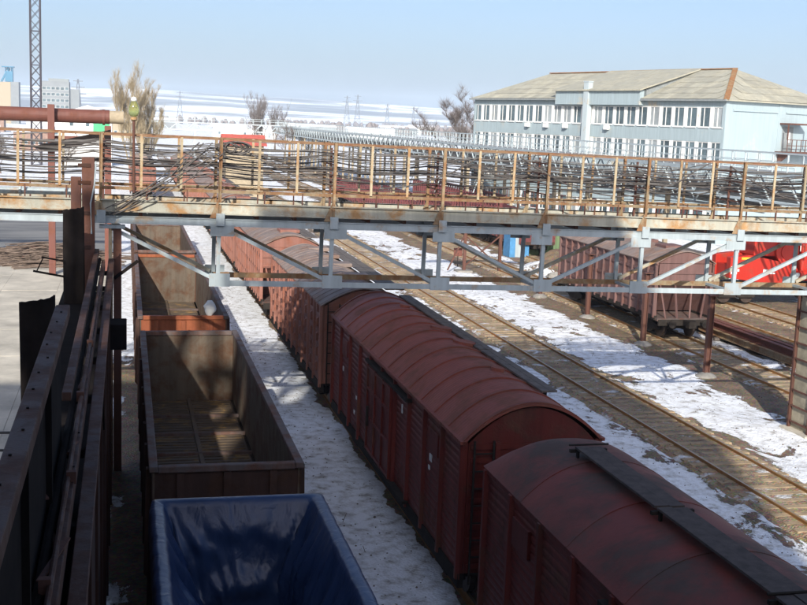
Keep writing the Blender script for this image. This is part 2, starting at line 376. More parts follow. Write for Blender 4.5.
c = ramp(nt, noise_n(nt, P, 1.0, 8, 0.65), [(0.3, (0.16, 0.115, 0.075)), (0.55, (0.34, 0.25, 0.145)), (0.75, (0.44, 0.33, 0.20))])
c = mix(nt, 0.5, c, mix(nt, 1.0, c, vo.outputs['Color'], 'MULTIPLY')); c = mix(nt, 1.0, c, (1.3, 1.3, 1.3), 'MULTIPLY')
sn = ramp(nt, noise_n(nt, P, 0.8, 10, 0.7, 0.3), [(0.55, 0.0), (0.64, 1.0)])
nt.links.new(mix(nt, sn, c, (0.78, 0.79, 0.8)), b.inputs['Base Color']); b.inputs['Roughness'].default_value = 0.9
bump(nt, b, mth(nt, 'ADD', vo.outputs['Distance'], mth(nt, 'MULTIPLY', sn, 0.6)), 0.9, 0.05); M['ballast'] = mb_

track(1.9, -2, 330, 'railway track under the open gondola wagons', 12, 150, ballast=False, sz=-.17)
track(8.0, -2, 330, 'railway track under the row of boxcars and hopper wagons', 12, 150, ballast=False, sz=-.17)
track(18.3, 8, 330, 'empty single railway track with golden rails beside the boxcars', 22, 160)
track(26.5, 20, 330, 'railway track under the brown hopper wagon beyond the steel posts', 34, 110)
track(31.6, 25, 330, 'railway track behind the stack of rusty beams', 40, 80)
track(36.2, 25, 330, 'railway track under the red crane', 42, 80)

# ------------------------------------------------------------------ wagons
def make_bogie(t, y):
    bg_ = MB().box(-.9, .9, -.28, .28, .55, .98).box(-.6, .6, -.12, .12, .98, 1.06).build('bogie', 'under', t, loc=(0, y, 0))
    for s in (-1, 1):
        sf = MB().prism([(-1.25, .58), (-1.25, .82), (-.62, .92), (-.4, .98), (.4, .98), (.62, .92), (1.25, .82), (1.25, .58), (.95, .62), (.45, .36), (-.45, .36), (-.95, .62)], 'x', -.09, .09)
        sf.build('side_frame', 'under', bg_, loc=(s * 1.02, 0, 0))
        for q in (-1, 1):
            w = MB().tube([(-.065, 0, 0), (.065, 0, 0)], .475, 24); w.tube([(-.09, 0, 0), (-.065, 0, 0)], .515, 24)
            w.tube([(.06, 0, 0), (.3, 0, 0)], .11, 10)
            o = w.build('wheel', 'wheel', bg_, loc=(s * .795, q * .925, RT + .475), smooth=False)
            if s > 0: o.rotation_euler = (0, 0, 0)
            else: o.rotation_euler = (0, 0, math.pi)
    for q in (-1, 1): MB().tube([(-.75, q * .925, RT + .475), (.75, q * .925, RT + .475)], .08, 8).build('axle', 'under', bg_)
    return bg_
def coupler(t, y, s):
    MB().box(-.11, .11, min(y, y + s * .5), max(y, y + s * .5), .95, 1.2).box(-.2, .2, min(y + s * .5, y + s * .85), max(y + s * .5, y + s * .85), .9, 1.26).build('coupler', 'under', t)

def make_gondola(L, label, z_rim=3.5, hatches=True, end_mat='gondola'):
    t = thing('gondola_wagon', label, 'gondola wagon', group='open gondola wagons')
    h = L / 2; W = 1.5; zb = 1.25
    for s in (-1, 1):
        w = MB().box(-.02, .02, -h + .06, h - .06, zb, z_rim - .1).build('side_wall', 'gondola_in', t, loc=(s * (W - .09), 0, 0))
        MB().box(min(.02 * s, .035 * s), max(.02 * s, .035 * s), -h + .02, h - .02, zb, z_rim - .1).build('outer_skin', 'gondola', w)
        nr = max(6, int(L / 1.6)); rb = None
        for i in range(nr):
            y = -h + .35 + (L - .7) * i / (nr - 1)
            if rb is None: rb = MB().prism([(0, zb - .15), (.14 * s, zb), (.10 * s, z_rim - .12), (0, z_rim - .12)], 'y', -.09, .09).build('rib', 'gondola', w, loc=(.037 * s, y, 0))
            else: again(rb, w, (.037 * s, y, 0))
        MB().box(-.085, .085, -h, h, z_rim - .12, z_rim).build('top_rail', 'rim', t, loc=(s * (W - .085), 0, 0), bevel=.02)
        MB().box(-.09, .09, -h, h, zb - .22, zb).build('side_sill', 'under', t, loc=(s * (W - .1), 0, 0))
    for s in (-1, 1):
        e = MB().box(-W + .13, W - .13, -.02, .02, zb, z_rim - .14).build('end_wall', 'gondola_in', t, loc=(0, s * (h - .12), 0))
        MB().box(-W + .08, W - .08, min(.02 * s, .045 * s), max(.02 * s, .045 * s), zb, z_rim - .14).build('outer_skin', end_mat, e)
        MB().box(-W + .172, W - .172, -.08, .08, z_rim - .14, z_rim - .004).build('top_rail', 'rim' if end_mat == 'gondola' else end_mat, t, loc=(0, s * (h - .1), 0), bevel=.02)
        for q in (-.9, 0, .9):
            MB().prism([(.045 * s, zb), (.045 * s, z_rim - .16), (.10 * s, z_rim - .16), (.16 * s, zb)], 'x', -.07, .07).build('end_rib', end_mat, e, loc=(q, 0, 0))
        MB().box(-W + .1, W - .1, min(.05 * s, .17 * s), max(.05 * s, .17 * s), 2.45, 2.6).build('end_rib', end_mat, e)
        coupler(t, s * h, s)
    fl = MB().box(-W + .12, W - .12, -h + .15, h - .15, zb - .08, zb).build('floor', 'gondola_floor', t)
    if hatches:
        n = 7; p = (L - .6) / n; hh = None
        for i in range(n):
            for s in (-1, 1):
                y = -h + .3 + p * (i + .5)
                if hh is None:
                    mb = MB().box(-.6, .6, -p / 2 + .06, p / 2 - .06, 0, .02)
                    for k in range(7): mb.box(-.58, .58, -p / 2 + .2 + k * (p - .4) / 6 - .02, -p / 2 + .2 + k * (p - .4) / 6 + .02, .02, .045)
                    hh = mb.build('floor_hatch', 'gondola_floor', fl, loc=(s * .66, y, zb))
                else: again(hh, fl, (s * .66, y, zb + random.uniform(0, .012)), (random.uniform(-.01, .01), random.uniform(-.012, .012), 0))
        MB().box(-.05, .05, -h + .15, h - .15, zb, zb + .09).build('centre_rib', 'gondola_floor', fl)
        for i in range(1, n): MB().box(-W + .13, W - .13, -.04, .04, zb, zb + .10).build('cross_rib', 'rim', fl, loc=(0, -h + .3 + p * i, 0))
    MB().box(-.25, .25, -h + .1, h - .1, .82, 1.17).build('underframe', 'under', t)
    for s in (-1, 1): make_bogie(t, s * (h - 2.3))
    return t
g0 = make_gondola(14.2, 'open gondola wagon lined with a blue plastic sheet'); g0.location = (1.93, 12.6, 0)
g1 = make_gondola(14.4, 'empty gondola wagon with worn tan inside, coupled behind the blue lined one'); g1.location = (1.93, 28.95, 0)
g2 = make_gondola(17.4, 'long gondola wagon with rust orange near end and debris on its rim', 3.55, end_mat='orange'); g2.location = (1.88, 47.2, 0)
for i, (y, lb) in enumerate(((65.1, 'empty gondola wagon with dark slanting shadows inside, just past the orange ended one'), (81.3, 'gondola wagon last of the row before the gap in the train'))):
    copy_tree(g1, loc=(1.9, y, 0), label=lb)
# debris: a pale sack caught on the rim
sk = MB(); 
for j in range(7):
    for i in range(10):
        a = 2 * math.pi * i / 10; rr = .17 * math.sin(math.pi * (j + .35) / 7) + .03; rr *= 1 + .35 * noise.noise(Vector((math.cos(a), math.sin(a), j * .6)))
        sk.v.append((rr * math.cos(a), rr * .7 * math.sin(a), .55 * j / 6))
for j in range(6):
    for i in range(10): sk.f.append((j * 10 + i, j * 10 + (i + 1) % 10, (j + 1) * 10 + (i + 1) % 10, (j + 1) * 10 + i))
sk.f.append(tuple(range(60, 70)))
tag(sk.build('torn_sack', 'white', smooth=True, loc=(2.75, 38.62, 3.5)), 'small pale torn sack on the rim of the orange ended gondola', 'sack')

# blue tarpaulin lining the near gondola
def tarp():
    mb = MB(); W = 1.5; h = 7.1; cx_, cy_ = 1.93, 12.6
    def ringpt(u, off):
        # rounded rectangle perimeter; u 0..1
        hx = W + off; hy = h + off; r = max(.06, .16 + off * .9 if off < 0 else .12 + off)
        a = 2 * hx - 2 * r; c = 2 * hy - 2 * r; q = math.pi * r / 2; T = 2 * (a + c) + 4 * q; d = (u % 1) * T
        segs = [('l', -hx + r, hy, 1, 0, a), ('a', hx - r, hy - r, 90, 0, q), ('l', hx, hy - r, 0, -1, c), ('a', hx - r, -hy + r, 0, 0, q),
                ('l', hx - r, -hy, -1, 0, a), ('a', -hx + r, -hy + r, -90, 0, q), ('l', -hx, -hy + r, 0, 1, c), ('a', -hx + r, hy - r, 180, 0, q)]
        for k, x, y, dx, dy, L in segs:
            if d <= L + 1e-9:
                if k == 'l': return x + dx * d, y + dy * d
                ang = R(dx) - d / r
                return x + r * math.cos(ang), y + r * math.sin(ang)
            d -= L
        return -hx + r, hy
    N = 520
    prof = [(.05, 2.95), (.06, 3.15), (.055, 3.35), (.045, 3.48), (.01, 3.55), (-.06, 3.565), (-.13, 3.56), (-.195, 3.535), (-.225, 3.45)]
    for k in range(1, 19): prof.append((-.235 - .46 * (k / 18) ** .85, 3.38 - 1.95 * k / 18))
    prof += [(-.8, 1.36), (-.95, 1.33), (-1.1, 1.32), (-1.3, 1.32)]
    for k, (off, z) in enumerate(prof):
        for i in range(N):
            u = i / N; x, y = ringpt(u, off)
            depth = max(0, 3.5 - z); 
            # vertical and swagged folds
            sw = noise.noise(Vector((x * 1.6 + depth * .9, y * 1.6 + depth * .5, depth * .35)))
            fo = noise.noise(Vector((x * 5.0 + depth * 1.5 * (1 if x > 0 else -1), y * 5.0, depth * .7)))
            fine = noise.noise(Vector((x * 11, y * 11, depth * 2.5)))
            amp = min(1, depth * 1.3) if off < -.2 else (0.10 if off > .03 else .04)
            far_ = (h - abs(y)) < (W - abs(x))
            if far_:   # swags hung between the two corners, pleats fanning out of them
                ax = x / W; fan = math.atan2(depth + .15, 1.25 - abs(x)) 
                pl = math.sin(fan * 15 + 2.5 * noise.noise(Vector((x * 1.2, depth * 1.1, 3)))) * (abs(ax) ** 1.2)
                pl += 1.1 * math.sin(6.0 * (depth - .85 * ax * ax) + 2.4 * sw) * (1 - abs(ax)) 
            else:      # long slanting pleats down the sides
                pl = math.sin(y * 8.5 + depth * 1.6 + 3.2 * noise.noise(Vector((y * .5, depth * .5, x)))) + .5 * math.sin(y * 17 + depth * 3.0 + 4 * sw)
            pl = max(-.25, pl); sharp = (1 - abs(fo)) ** 5
            d = (.105 * pl + .07 * sharp + .12 * sw + .008 * fine) * amp + ((.004 * pl) if off > -.2 else 0) + .05 * amp
            nx_, ny_ = x / max(.001, W), y / h
            L = math.hypot(x / 1, 0) or 1
            # push towards the middle
            ex = W - abs(x); ey = h - abs(y)
            if ex < ey: x -= math.copysign(max(0, d) + .02 * amp, x)
            else: y -= math.copysign(max(0, d) + .02 * amp, y)
            zz = z + (.005 * sw if -.25 < off < .03 else 0)
            if off >= .045: zz = z + .12 * noise.noise(Vector((x * 2, y * 2, 3))) * (1 if z < 3.4 else 0)
            if off < -.75: zz = z + .05 * (sw + .6 * fo) + .05
            mb.v.append((cx_ + x, cy_ + y, zz))
    K = len(prof)
    for k in range(K - 1):
        for i in range(N): mb.f.append((k * N + i, k * N + (i + 1) % N, (k + 1) * N + (i + 1) % N, (k + 1) * N + i))
    mb.f.append(tuple((K - 1) * N + i for i in range(N)))
    o = mb.build('blue_tarpaulin', 'tarp', smooth=True)
    tag(o, 'crumpled dark blue plastic sheet draped inside the open gondola', 'tarpaulin')
tarp()

def arch(W, z0, z1, n, over=0.0, p=2.0):
    pts = []
    for i in range(n + 1):
        x = -W - over + (2 * W + 2 * over) * i / n; u = abs(x) / (W + over)
        pts.append((x, z0 + (z1 - z0) * (1 - u ** p)))
    return pts
def roof_sheet(mb, prof, y0, y1, th=.04):
    n = len(prof)
    vs = [(x, y0, z) for x, z in prof] + [(x, y1, z) for x, z in prof] + [(x, y0, z - th) for x, z in prof] + [(x, y1, z - th) for x, z in prof]
    fs = []
    for i in range(n - 1):
        fs += [(i, i + 1, n + i + 1, n + i), (2 * n + i, 3 * n + i, 3 * n + i + 1, 2 * n + i + 1), (i, 2 * n + i, 2 * n + i + 1, i + 1), (n + i, n + i + 1, 3 * n + i + 1, 3 * n + i)]
    fs += [(0, n, 3 * n, 2 * n), (n - 1, 3 * n - 1, 4 * n - 1, 2 * n - 1)]
    return mb.add(vs, fs)
def make_boxcar(L, label, side='boxred', roof='boxred_roof', ze=3.95, zr=4.72, bands=12, walkway=None, style='panel', p=2.0, dome=False):
    t = thing('boxcar', label, 'boxcar', group='covered boxcars in the train')
    h = L / 2; W = 1.42; zb = 1.2
    np_ = 10; pw = L / np_
    for s in (-1, 1):
        w = MB().box(-.03, .03, -h + .02, h - .02, zb, ze).build('side_wall', side, t, loc=(s * (W - .03), 0, 0))
        pan = post = None
        for i in range(np_ + 1):
            y = -h + .08 + (L - .16) * i / np_
            if post is None:
                pr = MB().prism([(0, -.09), (.09 * s, -.05), (.09 * s, .05), (0, .09)], 'z', zb - .12, ze - .03)
                post = pr.build('side_post', side, w, loc=(s * .03, y, 0), bevel=.008)
            else: again(post, w, (s * .03, y, 0))
            if i < np_ and not (4 <= i <= 5 and style == 'panel'):
                yc = y + pw / 2
                if pan is None:
                    mb = MB(); k = 17
                    for q in range(k):
                        z0 = zb + .1 + q * (ze - zb - .2) / k; dz = (ze - zb - .2) / k
                        mb.prism([(0, z0 + .01), (.014 * s, z0 + dz * .3), (.014 * s, z0 + dz * .7), (0, z0 + dz - .01)], 'y', -pw / 2 + .1, pw / 2 - .1)
                    pan = mb.build('corrugated_panel', side, w, loc=(s * .031, yc, 0))
                else: again(pan, w, (s * .031, yc, 0))
        if style == 'studs':
            st = None
            for i in range(np_ * 2 + 1):
                for q in range(5):
                    y = -h + .12 + (L - .24) * i / (np_ * 2); z = zb + .3 + q * .52
                    if st is None: st = MB().prism([(0, 0), (.085 * s, .05), (.085 * s, .3), (0, .36)], 'y', -.06, .06).build('rib_boss', side, w, loc=(s * .03, y, z))
                    else: again(st, w, (s * .03, y, z))
        if style == 'panel':
            # sliding door over the two middle bays
            d = MB().box(0, .05, -1.45, 1.45, zb + .06, ze - .28)
            dr = d.build('door', side, w, loc=(s * .10 if s > 0 else s * .15, 0, 0), bevel=.01)
            f = .05 if s > 0 else 0.0; g_ = s * .045
            for yy in (-1.4, -.5, .45, 1.4): MB().box(min(0, g_), max(0, g_), -.045, .045, zb + .08, ze - .3).build('door_stile', side, dr, loc=(f, yy, 0))
            for z in (zb + .12, 2.2, 3.0, ze - .36): MB().box(min(0, g_ * .8), max(0, g_ * .8), -1.4, 1.4, -.04, .04).build('door_rib', side, dr, loc=(f, 0, z))
            MB().box(min(g_, 2.2 * g_), max(g_, 2.2 * g_), 1.02, 1.1, 2.0, 2.55).build('latch', 'under', dr, loc=(f, 0, 0))
            MB().box(min(0, s * .16), max(0, s * .16), -3.1, 1.7, ze - .27, ze - .19).build('door_track', 'under', w, loc=(s * .03, 0, 0))
            MB().box(min(0, s * .17), max(0, s * .17), -3.1, 1.7, zb - .02, zb + .05).build('door_track', 'under', w, loc=(s * .03, 0, 0))
            for yy in (-5.3, 5.2):
                v_ = MB().box(min(0, s * .07), max(0, s * .07), -.4, .4, 3.1, 3.6).build('vent_hatch', side, w, loc=(s * .03, yy, 0), bevel=.01)
        MB().box(-.06, .06, -h, h, zb - .3, zb).build('side_sill', 'under', t, loc=(s * (W - .02), 0, 0))
        MB().box(-.035, .035, -h, h, ze - .09, ze + .0).build('eave_rail', side, t, loc=(s * (W + .02), 0, 0), bevel=.01)
    a = arch(W, ze, zr - .05 if not dome else ze + (zr - ze) * .42, 16, 0, p)
    for s in (-1, 1):
        e = MB().prism([(-W + .07, zb), (W - .07, zb)] + [(x * .95, z - .03) for x, z in a][::-1], 'y', -.03, .03).build('end_wall', side, t, loc=(0, s * (h - .05), 0))
        for q in range(10):
            z = zb + .15 + q * (ze - zb - .25) / 9
            MB().box(-W + .12, W - .12, 0 if s > 0 else -.035, .035 if s > 0 else 0, -.05, .05).build('end_rib', side, e, loc=(0, s * .03, z))
        for q in (-.75, 0.75): MB().box(-.05, .05, 0 if s > 0 else -.07, .07 if s > 0 else 0, zb, ze).build('end_post', side, e, loc=(q, s * .03, 0))
        coupler(t, s * h, s)
        # ladder on the right corner of the end
        lad = MB()
        for q in (-1, 1): lad.box(-.02 + q * .2, .02 + q * .2, 0, .03, 1.0, 4.0)
        for q in range(8): lad.box(-.2, .2, .005, .025, 1.2 + q * .36, 1.23 + q * .36)
        lad.build('ladder', 'under', t, loc=(1.05 * s, s * (h + .1), 0))
    rs = MB()
    if dome:
        n = 23
        for y, k in ((-h - .06, .5), (-h + .02, .68), (-h + .2, .84), (-h + .5, .95), (-h + .95, 1), (h - .95, 1), (h - .5, .95), (h - .2, .84), (h - .02, .68), (h + .06, .5)):
            rs.v += [(x, y, z) for x, z in arch(W, ze, ze + (zr - ze) * k, 22, .06, p)]
        rs.f += [(j * n + i, j * n + i + 1, (j + 1) * n + i + 1, (j + 1) * n + i) for j in range(9) for i in range(22)] + [tuple(range(n)), tuple(range(9 * n, 10 * n))]
    else: roof_sheet(rs, arch(W, ze, zr, 22, .06, p), -h - .05, h + .05)
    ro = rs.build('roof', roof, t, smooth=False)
    for pl in ro.data.polygons: pl.use_smooth = True
    md = ro.modifiers.new('es', 'EDGE_SPLIT'); md.split_angle = R(40)
    if bands:
        bd = None
        for i in range(bands + 1):
            y = -h + .05 + (L - .1) * i / bands
            if bd is None:
                mb = MB(); roof_sheet(mb, [(x, z + .035) for x, z in arch(W, ze, zr, 22, .055, p)], -.055, .055, .05)
                bd = mb.build('roof_rib', roof, ro, loc=(0, y, 0))
            else: again(bd, ro, (0, y, 0))
        MB().box(-W - .12, -W - .02, -h - .05, h + .05, ze - .03, ze + .035).build('gutter', roof, ro)
        MB().box(W + .02, W + .12, -h - .05, h + .05, ze - .03, ze + .035).build('gutter', roof, ro)
    MB().box(-.25, .25, -h + .1, h - .1, .8, 1.15).build('underframe', 'under', t)
    MB().box(-1.3, 1.3, -h + .1, h - .1, 1.1, 1.2).build('floor', 'under', t)
    for s in (-1, 1): make_bogie(t, s * (h - 2.4))
    return t, ro
# middle red boxcar with ribbed roof and a plank walk on its right edge
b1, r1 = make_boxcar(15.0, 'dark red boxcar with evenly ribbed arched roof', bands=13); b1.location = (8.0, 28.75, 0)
for k in range(3):
    y0 = -6.2 + k * 4.5
    for j in range(2): MB().box(-.085, .085, y0 + .03, y0 + 4.45, -.02, .02).build('walk_plank', 'timber', r1, loc=(.72 + j * .18, 0, 4.64)).rotation_euler = (0, R(0), 0)
for k in range(8): MB().box(-.03, .03, -.04, .04, -.25, -.03).build('walk_bracket', 'under', r1, loc=(.81, -5.9 + k * 1.83, 4.64))
for (x, y) in ((.25, -4.3), (.45, -.9), (.35, 1.0), (.2, 4.6)):
    zt = 3.95 + .77 * (1 - (x / 1.48) ** 2)
    mb = MB(); mb.tube([(0, 0, -.05), (0, 0, .05)], .3 if abs(y) < 3 else .16, 20); mb.build('roof_hatch', 'boxred_roof', r1, loc=(x, y, zt + .02)).rotation_euler = (0, R(8), 0)
for (y, z, a, b_) in ((-5.0, 2.9, .10, .16), (-4.9, 2.65, .06, .1), (-2.2, 3.3, .05, .22), (3.4, 2.2, .12, .1), (3.7, 1.7, .08, .12), (5.6, 2.6, .07, .14)): MB().box(-1.445, -1.43, y - a, y + a, z - b_ / 2, z + b_ / 2).build('stencil_mark', 'white', b1)
# near boxcar with sooty smooth roof and a running board
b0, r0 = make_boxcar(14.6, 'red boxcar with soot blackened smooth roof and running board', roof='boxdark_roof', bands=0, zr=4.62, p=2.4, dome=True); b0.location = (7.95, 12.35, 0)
for k in range(4):
    y0 = 5.7 - (k + 1) * 3.2
    for j in range(2): MB().box(-.115, .115, y0 + .03, y0 + 3.16, 4.74, 4.775).build('running_plank', 'darktimber', r0, loc=(-.28 + j * .25, 0, random.uniform(-.01, .01)))
    MB().box(-.34, .34, -.03, .03, 4.68, 4.735).build('board_bearer', 'under', r0, loc=(-.15, y0 + 3.15, 0))
for k in range(8): MB().box(-.02, .02, -.03, .03, 4.5, 4.74).build('board_bracket', 'under', r0, loc=(-.36 if k % 2 else .06, 5.6 - (k // 2) * 3.2, 0))
for s in (-1, 1): MB().tube([(-.48, 0, 4.79), (.25, 0, 4.79)], .018, 6).build('grab_rail', 'under', r0, loc=(0, 5.72 if s > 0 else -.7, .0))
for i in range(1, 7):
    mb = MB(); roof_sheet(mb, [(x, z + .012) for x, z in arch(1.42, 3.95, 4.62, 22, .055, 2.4)], -.03, .03, .02); mb.build('roof_seam', 'boxdark_roof', r0, loc=(0, -7.3 + i * 2.1, 0))
# faded boxcar with the grey roof
b2, r2 = make_boxcar(13.9, 'faded brown boxcar with studded sides and flat grey roof', 'boxbrown', 'greyroof', 3.95, 4.55, bands=0, style='studs', p=1.6); b2.location = (7.95, 45.2, 0)
for i, y in enumerate((-3.6, -.2, 2.6, 5.2)):
    MB().box(-.45, .45, -.42, .42, -.06, .09).build('roof_hatch', 'greyroof', r2, loc=(.35, y, 4.5), bevel=.02)
for i in range(23):
    mb = MB(); roof_sheet(mb, [(x, z + .018) for x, z in arch(1.42, 3.95, 4.55, 22, .055, 1.6)], -.03, .03, .03); mb.build('roof_seam', 'greyroof', r2, loc=(0, -6.8 + i * .62, 0))
for j in range(2): MB().box(-.16, .16, -6.8, 6.8, 4.66, 4.7).build('walk_plank', 'timber', r2, loc=(-.0 + j * .34 + .95, 0, -.2))

def make_hopper(label, L=13.2, mat='hopbrown', group='covered hopper wagons'):
    t = thing('hopper_wagon', label, 'hopper wagon', group=group)
    h = L / 2; W = 1.55; zb = 1.35; ze = 3.95
    for s in (-1, 1):
        w = MB().box(-.03, .03, -h + .02, h - .02, zb, ze).build('side_wall', mat, t, loc=(s * (W - .12), 0, 0))
        n = 15; rb = None
        for i in range(n):
            y = -h + .1 + (L - .2) * i / (n - 1)
            if rb is None: rb = MB().prism([(0, -.09), (.11 * s, -.06), (.11 * s, .06), (0, .09)], 'z', zb - .1, ze - .05).build('rib', mat, w, loc=(s * .03, y, 0))
            else: again(rb, w, (s * .03, y, 0))
        bx = None
        for i in range(n - 1):
            for q in range(3):
                y = -h + .1 + (L - .2) * (i + .5) / (n - 1); z = zb + .5 + q * .8
                if bx is None: bx = MB().box(min(0, s * .06), max(0, s * .06), -.33, .33, -.07, .07).build('cross_rib', mat, w, loc=(s * .03, y, z))
                else: again(bx, w, (s * .03, y, z))
        MB().box(-.08, .08, -h, h, zb - .22, zb).build('side_sill', 'under', t, loc=(s * (W - .12), 0, 0))
        MB().box(-.05, .05, -h - .02, h + .02, ze - .1, ze).build('eave_rail', mat, t, loc=(s * (W - .05), 0, 0))
        # gable panel, sloping lower end, platform and struts
        e = MB().prism([(-W + .1, ze - 1.05), (W - .1, ze - 1.05), (W - .1, ze - .02)] + [(x * .95, z - .04) for x, z in arch(W, ze, 4.55, 10, 0, 1.7)][::-1] + [(-W + .1, ze - .02)], 'y', -.03, .03).build('gable_panel', mat, t, loc=(0, s * (h - .05), 0))
        for z in (ze - .5, ze - .95): MB().box(-W + .12, W - .12, 0 if s > 0 else -.05, .05 if s > 0 else 0, -.035, .035).build('gable_rib', mat, e, loc=(0, s * .03, z))
        MB().add([(-W + .1, s * (h - .1), ze - 1.05), (W - .1, s * (h - .1), ze - 1.05), (W - .1, s * (h - 1.9), 1.3), (-W + .1, s * (h - 1.9), 1.3),
                  (-W + .1, s * (h - .18), ze - 1.05), (W - .1, s * (h - .18), ze - 1.05), (W - .1, s * (h - 1.98), 1.3), (-W + .1, s * (h - 1.98), 1.3)],
                 [(0, 1, 2, 3), (7, 6, 5, 4), (0, 4, 5, 1), (1, 5, 6, 2), (2, 6, 7, 3), (3, 7, 4, 0)]).build('sloped_end', mat, t)
        pf = MB().box(-W + .1, W - .1, min(s * (h - 1.9), s * (h + .25)), max(s * (h - 1.9), s * (h + .25)), 1.12, 1.24).build('end_platform', 'rim', t)
        for q in (-1.25, -.45, .45, 1.25):
            MB().bar((q * .75, s * (h + .1), 1.24), (q, s * (h - .1), ze - 1.05), .07, .07).build('strut', mat, t)
        MB().box(-1.4, 1.4, min(s * (h + .2), s * (h + .32)), max(s * (h + .2), s * (h + .32)), .9, 1.2).build('buffer_beam', 'under', t)
        for q in (-.88, .88): MB().tube([(q, s * (h + .3), 1.05), (q, s * (h + .75), 1.05)], .09, 10).tube([(q, s * (h + .75), 1.05), (q, s * (h + .8), 1.05)], .2, 12).build('buffer', 'under', t)
        coupler(t, s * (h + .3), s)
    rs = MB(); roof_sheet(rs, arch(W, ze, 4.55, 14, .04, 1.7), -h - .06, h + .06); ro = rs.build('roof', 'greyroof', t)
    for y in (-4.4, -1.5, 1.5, 4.4): MB().box(-.5, .5, -.62, .62, -.05, .1).build('roof_hatch', mat, ro, loc=(.1, y, 4.54), bevel=.02)
    for j in range(2): MB().box(-.15, .15, -h, h, -.02, .02).build('walk_plank', 'timber', ro, loc=(.8 + j * .32, 0, 4.42))
    for i in range(12):
        mb = MB(); roof_sheet(mb, [(x, z + .015) for x, z in arch(W, ze, 4.55, 14, .035, 1.7)], -.03, .03, .03); mb.build('roof_seam', 'greyroof', ro, loc=(0, -h + .3 + i * (L - .6) / 11, 0))
    MB().box(-.3, .3, -h, h, .8, 1.15).build('underframe', 'under', t)
    for y in (-2.4, 0, 2.4): MB().prism([(-1.0, 1.3), (1.0, 1.3), (.35, .55), (-.35, .55)], 'y', y - .7, y + .7).build('discharge_chute', 'under', t)
    for s in (-1, 1): make_bogie(t, s * (h - 1.6))
    return t
hA = make_hopper('faded brown hopper wagon with grey roof coupled behind the studded boxcar', mat='boxbrown'); hA.location = (7.95, 62.6, 0)
for i in range(7):
    copy_tree(hA, loc=(7.95, 77.6 + i * 15.0, 0), label=('second', 'third', 'fourth', 'fifth', 'sixth', 'seventh', 'eighth')[i] + ' brown hopper wagon after the studded boxcar in the long row')
hB = make_hopper('brown hopper wagon standing alone behind the rusty posts', 13.0, 'hopbrown', None); hB.location = (26.6, 57.5, 0)
# far covered wagons beyond the gap on the gondola track
for i in range(2): copy_tree(b2, loc=(1.9, 144 + i * 16, 0), label=('first', 'second')[i] + ' far brown boxcar on the gondola track past the gap')

# stake wagons on the far right-hand tracks
def make_flat(label):
    t = thing('stake_wagon', label, 'flat wagon', group='dark red stake wagons')
    MB().box(-1.4, 1.4, -6.6, 6.6, 1.05, 1.3).build('deck', 'gondola', t)
    MB().box(-.3, .3, -6.5, 6.5, .75, 1.05).build('underframe', 'under', t)
    for s in (-1, 1):
        st = None
        for i in range(14):
            y = -6.4 + 12.8 * i / 13
            if st is None: st = MB().box(-.07, .07, -.09, .09, 1.1, 3.3).build('stake', 'dred', t, loc=(s * 1.42, y, 0))
            else: again(st, t, (s * 1.42, y, 0))
        for z in (1.75, 3.2): MB().box(-.04, .04, -6.6, 6.6, -.13, .13).build('side_board', 'dred', t, loc=(s * 1.36, 0, z))
        MB().box(-1.3, 1.3, -.05, .05, 1.3, 2.9).build('end_board', 'dred', t, loc=(0, s * 6.55, 0))
        coupler(t, s * 6.6, s); make_bogie(t, s * 4.5)
    return t
f1 = make_flat('dark red stake wagon on the lone hopper\'s track, first behind it'); f1.location = (26.5, 104, 0)
for X, Y, lb in ((26.5, 119, 'on the lone hopper\'s track, second behind it'), (26.5, 134, 'on the lone hopper\'s track, third behind it'), (31.6, 92, 'on the track behind the beam stack, first of two'), (31.6, 107, 'on the track behind the beam stack, second of two'), (36.2, 118, 'on the red crane\'s track, first of two'), (36.2, 133, 'on the red crane\'s track, second of two')): copy_tree(f1, loc=(X, Y, 0), label='dark red stake wagon ' + lb)

